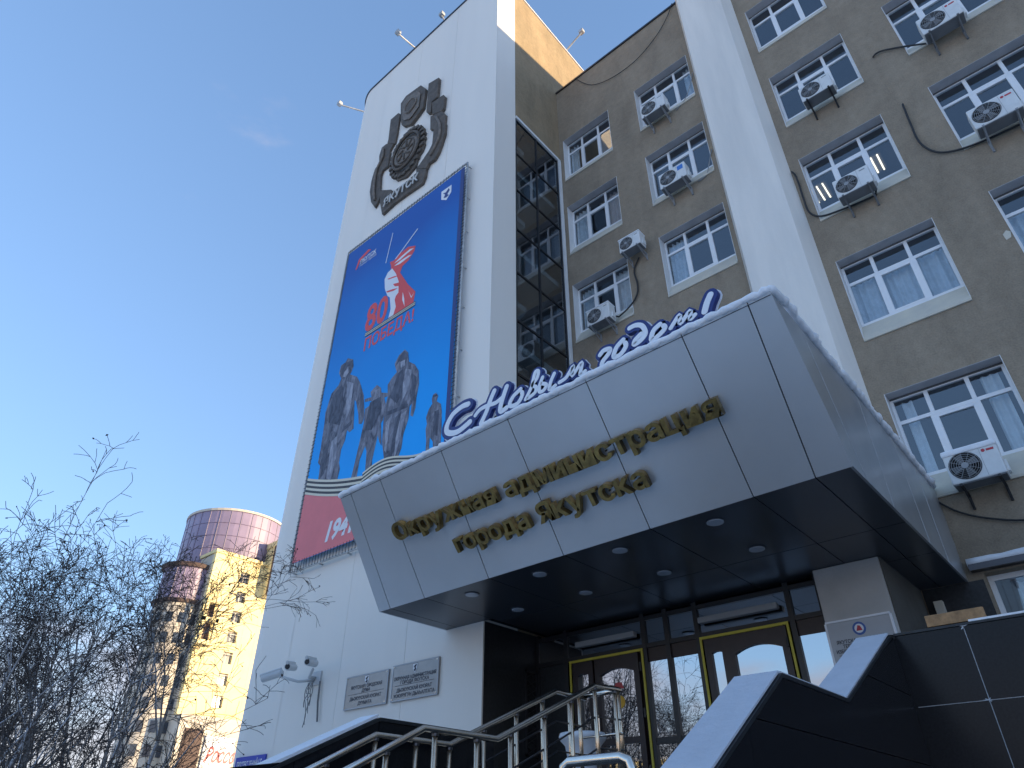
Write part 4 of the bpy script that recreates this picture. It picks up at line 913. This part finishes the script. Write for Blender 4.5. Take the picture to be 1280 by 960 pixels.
col_ = thing('entrance_column', 'square pale rendered column holding up the right part of the canopy', 'column', (-2.65, -1.2, 2.1))
MB().box(-3.11, -2.21, -2.05, -.03, 2.1, SZ - .001).build('shaft', 'column_grey', col_, bevel=.012)
MB().box(-2.207, -2.19, -2.03, -.035, 2.1, SZ - .003).build('dark_side', 'dark_matt', col_)  # thin darker sheet over the column's right side
MB().box(-2.06, -1.94, -.12, -.012, 2.1, 4.7).build('pipe_casing', 'cream_paint', col_)
MB().box(-2.18, -1.33, -.010, -.003, 2.1, SZ - .003).build('wall_dark_sheet', 'granite_matt', bld)  # thin dark sheet over the wall right of the column
cpq = thing('column_plaque', 'pale plaque with blue round emblem fixed to the square column', 'plaque', (-2.68, -2.08, 3.2))
MB().box(-3.09, -2.27, -2.085, -2.052, 3.05, 4.15).build('plate', 'plaque_pale', cpq, bevel=.005)
rim = MB(); rim.box(-3.1, -2.26, -2.095, -2.051, 4.15, 4.175); rim.box(-3.115, -3.09, -2.094, -2.051, 3.05, 4.15); rim.box(-2.27, -2.245, -2.094, -2.051, 3.05, 4.15); rim.build('rim', 'sign_white', cpq)
eo = MB().lathe([(.085, -2.090), (.085, -2.0855)], 26, (-2.68, 0, 4.03), 'y').build('emblem', 'ink_blue', cpq)
MB().lathe([(.058, -2.094), (.058, -2.0905)], 22, (-2.68, 0, 4.03), 'y').build('emblem_disc', 'print_white', eo); MB().prism([(-2.72, 4.0), (-2.64, 4.0), (-2.66, 4.06), (-2.69, 4.07)], .002, 'y', -2.0965).build('charge', 'logo_red', eo)
for i, (b, ww) in enumerate((('ЯКУТСКАЯ ГОРОДСКАЯ', .66), ('ТЕРРИТОРИАЛЬНАЯ', .52), ('ИЗБИРАТЕЛЬНАЯ КОМИССИЯ', .72), ('ДЬОКУУСКАЙ КУОРАТТААҔЫ', .7), ('БЫЫБАРДЫЫР ХАМЫЫҺЫЙА', .72))):
    me = text_mesh(b, .062, 'ink', off=.0015, align='CENTER'); wd = max(v.co.x for v in me.vertices) - min(v.co.x for v in me.vertices)
    text_obj('lettering', b, .062, 'ink', cpq, (-2.68, -2.088, 3.87 - i * .058 - (.05 if i > 2 else 0)), sx=min(1.2, ww / wd), off=.0015, align='CENTER')
MB().box(-3.02, -2.34, -2.088, -2.086, 3.722, 3.728).build('line', 'ink', cpq)

# lattice grille on the dark side wall
lg = thing('lattice_grille', 'dark diagonal lattice grille on the wall beside the left door', 'grille', (-8.48, -1.95, 3.3))
m = MB(); y0, y1, z0, z1 = -2.12, -1.80, 2.9, 4.28
m.box(-8.49, -8.455, y0, y0 + .03, z0, z1); m.box(-8.49, -8.455, y1 - .03, y1, z0, z1); m.box(-8.49, -8.455, y0, y1, z0, z0 + .03); m.box(-8.49, -8.455, y0, y1, z1 - .03, z1)
for i in range(9):
    z = z0 + (z1 - z0) * i / 9; dz = (z1 - z0) / 9 * 1.0
    m.tube([(-8.47, y0 + .02, z + .02), (-8.47, y1 - .02, z + dz)], .008, 4); m.tube([(-8.465, y1 - .02, z + .02), (-8.465, y0 + .02, z + dz)], .008, 4)
m.build('bars', 'dark_steel', lg)

# urn planter
ur = thing('urn_planter', 'white stone urn planter on the porch behind the railing', 'planter', (-5.66, -4.36, 2.1))
MB().lathe([(.13, 2.1), (.16, 2.12), (.16, 2.16), (.09, 2.20), (.10, 2.26), (.16, 2.36), (.20, 2.52), (.225, 2.66), (.285, 2.72), (.30, 2.76), (.285, 2.80), (.24, 2.80), (.20, 2.70)], 28, (-5.66, -4.36, 0)).build('bowl', 'urn', ur, smooth=True)
MB().lathe([(.0, 2.72), (.215, 2.722)], 20, (-5.66, -4.36, 0)).build('soil', 'snow', ur)

# ================================================================== PARAPETS
def granite_wall(t, faces_poly, thick, x_face, dirn, seams):
    pass
rp_ = thing('stair_parapet', 'black polished granite stair parapet with snow-covered stepped top, on the right', 'parapet', (-1.6, -7.5, 0))
XR, TH = -1.45, .26
prof = [(-11.4, .69), (-8.39, 2.35), (-7.40, 2.35), (-5.92, 3.01), (-5.80, 3.03)]
MB().prism([(-11.4, 0)] + prof + [(-5.80, 0)], -(TH - .03), 'x', XR - .012).build('core', 'granite_matt', rp_)
def z_at(y):
    for (a, za), (b, zb) in zip(prof, prof[1:]):
        if a <= y <= b: return za + (zb - za) * (y - a) / (b - a)
    return prof[-1][1]
ysplit = [-11.4, -10.75, -10.1, -9.45, -8.91, -8.39, -7.90, -7.40, -6.90, -6.40, -5.80]
for i in range(len(ysplit) - 1):
    a, b = ysplit[i] + .003, ysplit[i + 1] - .003
    rows = [0, .55, 1.10, 1.62, 2.10, 2.58, 9]
    for j in range(len(rows) - 1):
        z0, z1 = rows[j] + .003, rows[j + 1] - .003
        ta, tb = min(z1, z_at(a) - .012), min(z1, z_at(b) - .012)
        if ta <= z0 and tb <= z0: continue
        if ta > z0 and tb > z0: pl = [(a, z0), (b, z0), (b, tb)] + ([(b + (a - b) * (z_at(b) - .012 - z1) / max(1e-6, z_at(b) - z_at(a)), z1)] if tb == z1 and ta < z1 else []) + [(a, ta)]
        else: pl = [(b + (a - b) * (tb - z0) / max(1e-6, z_at(b) - z_at(a)), z0), (b, z0), (b, tb)]
        MB().prism(pl, .014, 'x', XR - .014).build('granite_panel', 'granite', rp_)
        if j > 1: MB().prism(pl, .014, 'x', XR - TH).build('granite_panel', 'granite', rp_)
for i in range(len(prof) - 1):           # cap slabs with lying snow
    (a, za), (b, zb) = prof[i], prof[i + 1]
    MB().prism([(a, za - .010), (b, zb - .010), (b, zb + .012), (a, za + .012)], -(TH + .01), 'x', XR + .006).build('cap', 'granite_matt', rp_)
    if b - a > .3:
        d = .012
        stuff(MB().prism([(a + .01, za + .013), (b - .012, zb + .013), (b - .012, zb + .013 + d), (a + .01, za + .013 + d)], -(TH - .012), 'x', XR - .008).build('snow', 'snow_thin', rp_))
rw = thing('areaway_wall', 'black polished granite wall at the lower right with pale frosted joints', 'wall', (0, -5.7, 0))
MB().box(-1.70, 5, -5.788, -5.5, 0, 3.02).build('core', 'granite_matt', rw)
for i in range(1, 6): MB().box(-1.446 + i * .5 - .0028, -1.446 + i * .5 + .0028, -5.797, -5.787, 1.2, 3.02).build('joint', 'frost', rw)
MB().box(-1.43, 5, -5.796, -5.787, 2.4972, 2.5028).build('joint', 'frost', rw)
for i in range(13):
    for z0, z1 in ((0, .6), (.6, 1.2), (1.2, 1.86), (1.86, 2.50), (2.50, 3.03)):
        x0 = -1.446 + i * .5 if i else -1.446
        MB().box(x0 + .003 if i else -1.4495, -1.446 + (i + 1) * .5 - .003, -5.80, -5.787, z0 + .003, z1 - .003).build('granite_panel', 'granite', rw)
MB().box(-1.45, 5, -5.81, -5.48, 3.031, 3.05).build('cap', 'granite_matt', rw)
fb = MB()
for i in range(4):
    x = -.946 + i * .5
    for z in (2.5, 3.025, 1.86):
        for j in range(7): 
            a = rnd.uniform(0, 6.28); L = rnd.uniform(.015, .045); fb.tube([(x, -5.803, z), (x + L * math.cos(a), -5.803, z + L * .5 * math.sin(a))], .0035, 4)
fb.build('frost_crystals', 'frost', rw)
stuff(MB().box(-.9, 5, -5.79, -5.5, 3.051, 3.07).build('snow', 'snow', rw))
pk = MB().box(-1.20, -.78, -5.74, -5.70, 3.071, 3.16); po = pk.build('plank', 'wood', None, bevel=.004); tag(po, 'offcut of wooden plank standing on the black granite wall', 'plank')
lp = thing('stair_parapet', 'black granite stair parapet on the left in front of the plaques', 'parapet', (-4.95, -8, 0))
XL = -4.80; profl = [(-11.4, 1.06), (-8.32, 2.46), (-6.95, 2.46)]
MB().prism([(-11.4, 0)] + profl + [(-6.95, 0)], -.22, 'x', XL - .012).build('core', 'granite_matt', lp)
for a, b in ((-11.4, -10.6), (-10.6, -9.8), (-9.8, -9.05), (-9.05, -8.32), (-8.32, -7.64), (-7.64, -6.95)):
    for z0, z1 in ((0, .7), (.7, 1.4), (1.4, 2.0), (2.0, 9)):
        f = lambda y: 1.06 + (y + 11.4) / 3.08 * 1.40 if y < -8.32 else 2.46
        ta, tb = min(z1, f(a)) - .014, min(z1, f(b)) - .014
        if max(ta, tb) <= z0: continue
        MB().prism([(a + .003, z0 + .003), (b - .003, z0 + .003), (b - .003, max(tb, z0 + .004)), (a + .003, max(ta, z0 + .004))], .014, 'x', XL - .014).build('granite_panel', 'granite', lp)
for i in range(2):
    (a, za), (b, zb) = profl[i], profl[i + 1]
    MB().prism([(a, za - .012), (b, zb - .012), (b, zb + .014), (a, za + .014)], -.26, 'x', XL + .012).build('cap', 'granite_matt', lp)
stuff(MB().prism([(-11.39, 1.077), (-8.33, 2.477), (-8.33, 2.50), (-11.39, 1.10)], -.23, 'x', XL - .004).build('snow', 'snow', lp))
MB().box(-5.06, -4.83, -6.94, -5.81, 0, 2.2).build('upper_wall', 'granite_matt', lp)

# ================================================================== RAILINGS
def railing(label, X, path, posts, mids=(), r=.026, floor=None):
    t = thing('railing', label, 'railing', (X, path[0][0], 0), 'stair railings')
    MB().tube([(X, y, z) for y, z in path], r, 10).build('handrail', 'chrome', t, smooth=True)
    def zr(y):
        for (a, za), (b, zb) in zip(path, path[1:]):
            if a <= y <= b: return za + (zb - za) * (y - a) / (b - a)
        return path[-1][1]
    for dz in mids:
        MB().tube([(X, y, z - dz) for y, z in path], .009, 6).build('mid_rail', 'dark_steel', t, smooth=True)
    for y in posts:
        z = zr(y) - .02; p = MB().tube([(X, y, z - .95), (X, y, z - .02)], .021, 10).build('post', 'post_metal', t, smooth=True)
        MB().tube([(X, y, z - .02), (X, y, z + .0)], .027, 10).build('collar', 'dark_steel', p)
    return t
railing('outer chrome stair railing close to the left granite parapet', -4.70, [(-11.3, .95), (-8.42, 2.33), (-7.62, 2.33), (-6.12, 2.95), (-5.6, 2.95)], [-10.3, -9.8, -9.3, -8.85, -8.42, -8.0, -7.62, -7.2, -6.75, -6.35, -5.9], (.28, .55))
railing('inner chrome stair railing running up to the porch corner', -4.16, [(-11.3, .95), (-8.42, 2.33), (-7.62, 2.33), (-6.2, 2.93), (-5.75, 2.95)], [-10.1, -9.6, -9.15, -8.75, -8.3, -7.85, -7.45, -7.0, -6.6, -6.2, -5.85], (.28, .55))
er = thing('railing', 'short cross railing at the porch end of the inner stair rail', 'railing', (-4.16, -5.75, 2.1), 'stair railings')
MB().tube([(-4.16, -5.75, 2.95), (-4.75, -5.6, 2.97)], .026, 8).build('handrail', 'chrome', er, smooth=True)
MB().tube([(-4.16, -5.75, 2.55), (-4.75, -5.6, 2.57)], .012, 8).build('mid_rail', 'chrome', er, smooth=True)
for x in (-4.2, -4.7): MB().tube([(x, -5.72, 2.1), (x, -5.72, 2.94)], .021, 8).build('post', 'post_metal', er, smooth=True)
nr = thing('railing', 'near rounded chrome handrail loop at the bottom edge', 'railing', (-2.4, -8.72, 1.45), 'stair railings')
MB().tube([(-2.66, -8.72, 1.45), (-2.66, -8.72, 1.93), (-2.65, -8.72, 1.975), (-2.61, -8.72, 2.0), (-2.27, -8.72, 2.0), (-2.22, -8.72, 1.98), (-2.20, -8.72, 1.93), (-2.20, -8.72, 1.45)], .028, 12).build('loop', 'chrome', nr, smooth=True)

# ================================================================== TREES
def tree(label, base, h, seed, lean=(0, 0), stems=5, spread=.42, density=1., name='birch_tree'):
    rr = random.Random(seed); t = thing(name, label, 'tree', base, 'bare birch trees')
    trunk, twig, leaf = MB(), MB(), MB()
    def grow(p, d, L, r, depth):
        n = 6 if depth < 2 else 4; pts = [p.copy()]; rs = [r]; q = p.copy(); dd = d.normalized(); kids = []
        for i in range(n):
            droop = Vector((0, 0, .10 if depth < 2 else (.03 if depth == 2 else -.10)))
            dd = (dd + Vector((rr.uniform(-1, 1), rr.uniform(-1, 1), rr.uniform(-.6, .8))) * (.13 if depth < 2 else .2) + droop).normalized()
            q = q + dd * (L / n); pts.append(q.copy()); rs.append(max(.0036, r * (1 - .78 * (i + 1) / n)))
            kids.append((q.copy(), dd.copy(), rs[-1], (i + 1) / n))
        if depth <= 1: trunk.tube(pts, rs, 7 if depth == 0 else 5, cap=False)
        else: twig.tube(pts, rs, 3, cap=False)
        if depth >= 4:
            if rr.random() < .10:
                s = rr.uniform(.012, .026); c = pts[-1]; u = Vector((rr.uniform(-1, 1), rr.uniform(-1, 1), rr.uniform(-1, 1))).normalized() * s; v = u.orthogonal().normalized() * s * .7
                leaf.add([c + u, c + v, c - u, c - v], [(0, 1, 2, 3)])
            return
        cnt = (max(3, round(9 * density)), max(3, round(7 * density)), max(2, round(4 * density)), 2)[depth]
        for j in range(cnt):
            k = kids[min(len(kids) - 1, int((.18 + .82 * rr.random()) * len(kids)))]
            a = rr.uniform(0, 6.283); side = k[1].orthogonal().normalized(); side = Matrix.Rotation(a, 3, k[1]) @ side
            nd = (k[1] * rr.uniform(.55, 1.1) + side * rr.uniform(.45, .9)).normalized()
            f = (.55, .60, .62, .60)[depth] * rr.uniform(.6, 1.2) * (1.15 - .5 * k[3])
            grow(k[0], nd, L * f, max(.0042, k[2] * .68), depth + 1)
    b = Vector(base)
    for s in range(stems):
        a = 6.283 * s / stems + rr.uniform(-.4, .4); tilt = rr.uniform(.1, spread)
        grow(b + Vector((math.cos(a) * .12, math.sin(a) * .12, 0)), Vector((math.cos(a) * tilt + lean[0], math.sin(a) * tilt + lean[1], 1)), h * rr.uniform(.72, .98), .085 * h / 8 * rr.uniform(.8, 1.2), 0)
    trunk.build('trunk', 'bark', t, smooth=True, norm=False)
    cr = twig.build('crown', 'twig', t, norm=False); leaf.build('leaves', 'leaf_dry', t, norm=False)
    return t
def polar(az, d): return (-d * math.sin(R(az)), -12.2 + d * math.cos(R(az)), 0)
tree('tall multi-stemmed bare birch in front of the yellow block', polar(69.8, 12.8), 4.9, 12, stems=6, spread=.42, density=1.15)
tree('bare birch at the left with dense low snowy branches', polar(78.0, 11.2), 4.3, 23, stems=5, spread=.5)
tree('leftmost bare birch cut off by the picture edge', polar(83.5, 13.0), 4.6, 31, stems=5, spread=.45)
tree('bare birch farther back between the nearer birches', polar(75.0, 21.0), 7.0, 77, stems=5, spread=.4)
tree('low frosty bush-like birch before the lower left corner', polar(73.0, 9.5), 2.6, 47, stems=5, spread=.6, density=.8)
tree('bare birch across the street mirrored in the left door glass', (-19.5, -19.5, 0), 9.0, 59, stems=4, spread=.35)
tree('bare birch across the street mirrored in the narrow glass between the doors', (-18.5, -25.0, 0), 7.0, 61, stems=4, spread=.35)

# ================================================================== FAR BUILDINGS
def far_window(parent, M_, m='far_glass'):
    pass
fy = thing('apartment_tower', 'yellow and purple high-rise with round glazed top behind the birches', 'building', (-112, 44, 0))
FXX = -106.0
wins = [(41.8 + .0, z) for z in (38.3, 35.2, 32.1, 29.0, 25.9, 22.8, 19.7, 16.6)]
holes2 = [(y, y + 1.6, z - .85, z + .85) for y, z in wins]
mw = holed_wall(36.9, 47.5, 0, 41.2, holes2, 0, .8)
mw.v = [(FXX - v[1], v[0], v[2]) for v in mw.v]
mw.build('wall', 'far_yellow', fy, norm=True)
for y0, y1, z0, z1 in holes2:
    wo = MB().box(FXX - .62, FXX - .5, y0, y1, z0, z1).build('window', 'far_frame', fy)
    k = 2 if y1 - y0 > 1.5 else 1
    for i in range(k): MB().box(FXX - .499, FXX - .48, y0 + .12 + i * (y1 - y0) / k, y0 + (i + 1) * (y1 - y0) / k - .12, z0 + .12, z1 - .12).build('pane', 'far_glass', wo)
MB().box(-118, FXX - .8, 36.9, 47.5, 0, 41.1).build('core', 'far_beige', fy)
MB().box(-118, FXX + .3, 36.7, 47.7, 41.2, 41.7).build('cornice', 'far_yellow', fy)
# horizontal cladding lines on the yellow face
cl = MB()
for z in range(2, 41, 3): cl.box(FXX - .001, FXX + .03, 36.9, 47.5, z + .35, z + .43)
for y in (41.0, 44.2, 46.5): cl.box(FXX - .001, FXX + .028, y, y + .06, .4, 41.1)
cl.build('cladding_joints', 'far_beige', fy)
# purple drum above
def drum(cx, cy, r, z0, z1, m1, m2, rows, cols, a0=0, a1=360):
    o = MB().lathe([(r, z0), (r, z1)], 48, (cx, cy, 0)).build('drum', m1, fy)
    gm = MB()
    for i in range(rows + 1):
        z = z0 + (z1 - z0) * i / rows
        gm.tube([(cx + (r + .02) * math.cos(R(a)), cy + (r + .02) * math.sin(R(a)), z) for a in range(0, 361, 10)], .06, 4)
    for j in range(cols):
        a = 6.283 * j / cols; gm.tube([(cx + (r + .02) * math.cos(a), cy + (r + .02) * math.sin(a), z0), (cx + (r + .02) * math.cos(a), cy + (r + .02) * math.sin(a), z1)], .05, 4)
    gm.build('cladding_joints', m2, o)
    return o
dr = drum(-115.5, 44.0, 8.5, 36.5, 49.8, 'far_purple', 'far_purple_dark', 6, 30)
MB().lathe([(8.7, 49.8), (8.7, 50.2)], 48, (-115.5, 44.0, 0)).build('cornice', 'far_beige', dr)
MB().box(-113, -103.9, 46.2, 50, 36, 44.5).build('upper_block', 'far_yellow', fy)
MB().box(-113, -103.6, 46.0, 50, 44.5, 45.4).build('cornice', 'far_yellow', fy)
for z in (38.2, 41.6): MB().box(-103.93, -103.85, 46.9, 48.2, z, z + 1.7).build('window', 'far_glass', fy)
MB().box(-104.4, -103.88, 45.9, 46.19, 36, 44.4).build('dark_reveal', 'far_brown', fy)
d2_ = drum(-111.6, 36.0, 3.9, 33.5, 38.6, 'far_purple', 'far_purple_dark', 3, 20)
MB().lathe([(4.3, 38.6), (4.5, 39.1), (4.3, 39.3)], 40, (-111.6, 36.0, 0)).build('cornice', 'far_brown', d2_)
MB().lathe([(4.3, 33.0), (4.5, 33.5), (4.0, 33.6)], 40, (-111.6, 36.0, 0)).build('cornice', 'far_brown', d2_)
lo_ = MB().lathe([(3.9, 0), (3.9, 33.0)], 40, (-111.6, 36.0, 0)).build('round_bay', 'far_beige', fy)
for z in range(3, 33, 3):
    for a in range(-95, 10, 26):
        x, y = -111.6 + 3.92 * math.cos(R(a)), 36.0 + 3.92 * math.sin(R(a)); m = MB(); c, s_ = math.cos(R(a)), math.sin(R(a))
        q = [Vector((x - s_ * t, y + c * t, zz)) for t, zz in ((-.45, z), (.45, z), (.45, z + 1.5), (-.45, z + 1.5))]
        m.hexa(q, [p - Vector((c, s_, 0)) * .3 for p in q]); m.v = [(v[0] + c * .06, v[1] + s_ * .06, v[2]) for v in m.v]; m.build('window', 'far_glass', lo_)
# loggia corner with columns
lgx = MB()
for z in (26.9, 30.2, 33.0): lgx.box(FXX + .01, FXX + 1.4, 36.6, 39.2, z, z + .6)
for y in (36.6, 38.7): lgx.box(FXX + .9, FXX + 1.4, y, y + .5, 27.5, 33.0)
lgx.build('loggia', 'far_yellow', fy)
MB().box(FXX + .01, FXX + .05, 37.1, 38.7, 27.5, 33.0).build('loggia_recess', 'far_brown', fy)
# lower storeys: dark entrance strip, sign board with red script
MB().box(FXX + .0, FXX + 2.5, 36.5, 47.5, 0, 17.2).build('podium', 'far_beige', fy)
MB().box(FXX + 2.5, FXX + 2.6, 37.4, 40.2, 2, 15.5).build('shopfront', 'far_brown', fy)
for i in range(4): MB().box(FXX + 2.6, FXX + 2.65, 37.6 + i * .65, 38.1 + i * .65, 2.2, 9.5).build('shop_window', 'far_red', fy)
sb = thing('shop_sign', 'pale sign board with red slanted script on the far building', 'sign', (-103, 42.5, 9))
MB().box(-103.35, -103.2, 40.6, 45.2, 7.0, 14.8).build('board', 'print_white', sb)
for i, b in enumerate(('Россо', 'Рассы')):
    o = link('lettering', text_mesh(b, 2.5, 'logo_red', off=.06, shear=.5), sb)
    o.matrix_local = Matrix.Translation(Vector((-103.18, 40.9, 11.6 - i * 2.6)) - sb.location) @ Matrix.Rotation(R(90), 4, 'Z') @ FACE_FRONT @ Matrix.Diagonal((.62, 1, 1, 1))
# houses across the street: seen only mirrored in the glass
def block(label, x0, x1, y0, y1, h, m, face):
    t = thing('apartment_block', label, 'building', ((x0 + x1) / 2, (y0 + y1) / 2, 0), 'blocks across the street')
    MB().box(x0, x1, y0, y1, 0, h).build('wall', m, t)
    MB().box(x0 - .3, x1 + .3, y0 - .3, y1 + .3, h, h + .5).build('roof', 'snow', t)
    me = MB().box(0, 1.5, 0, .12, 0, 1.6).mesh('window', 'far_glass')
    z = 1.5
    while z < h - 2:
        x = x0 + 1.5
        while x < x1 - 2: link('window', me, t, Vector((x, y1 - .04, z)) - t.location); x += 3.2
        z += 3.1
block('long yellow apartment block across the street mirrored low in the door glass', -150, -60, -130, -116, 15, 'far_yellow', 1)
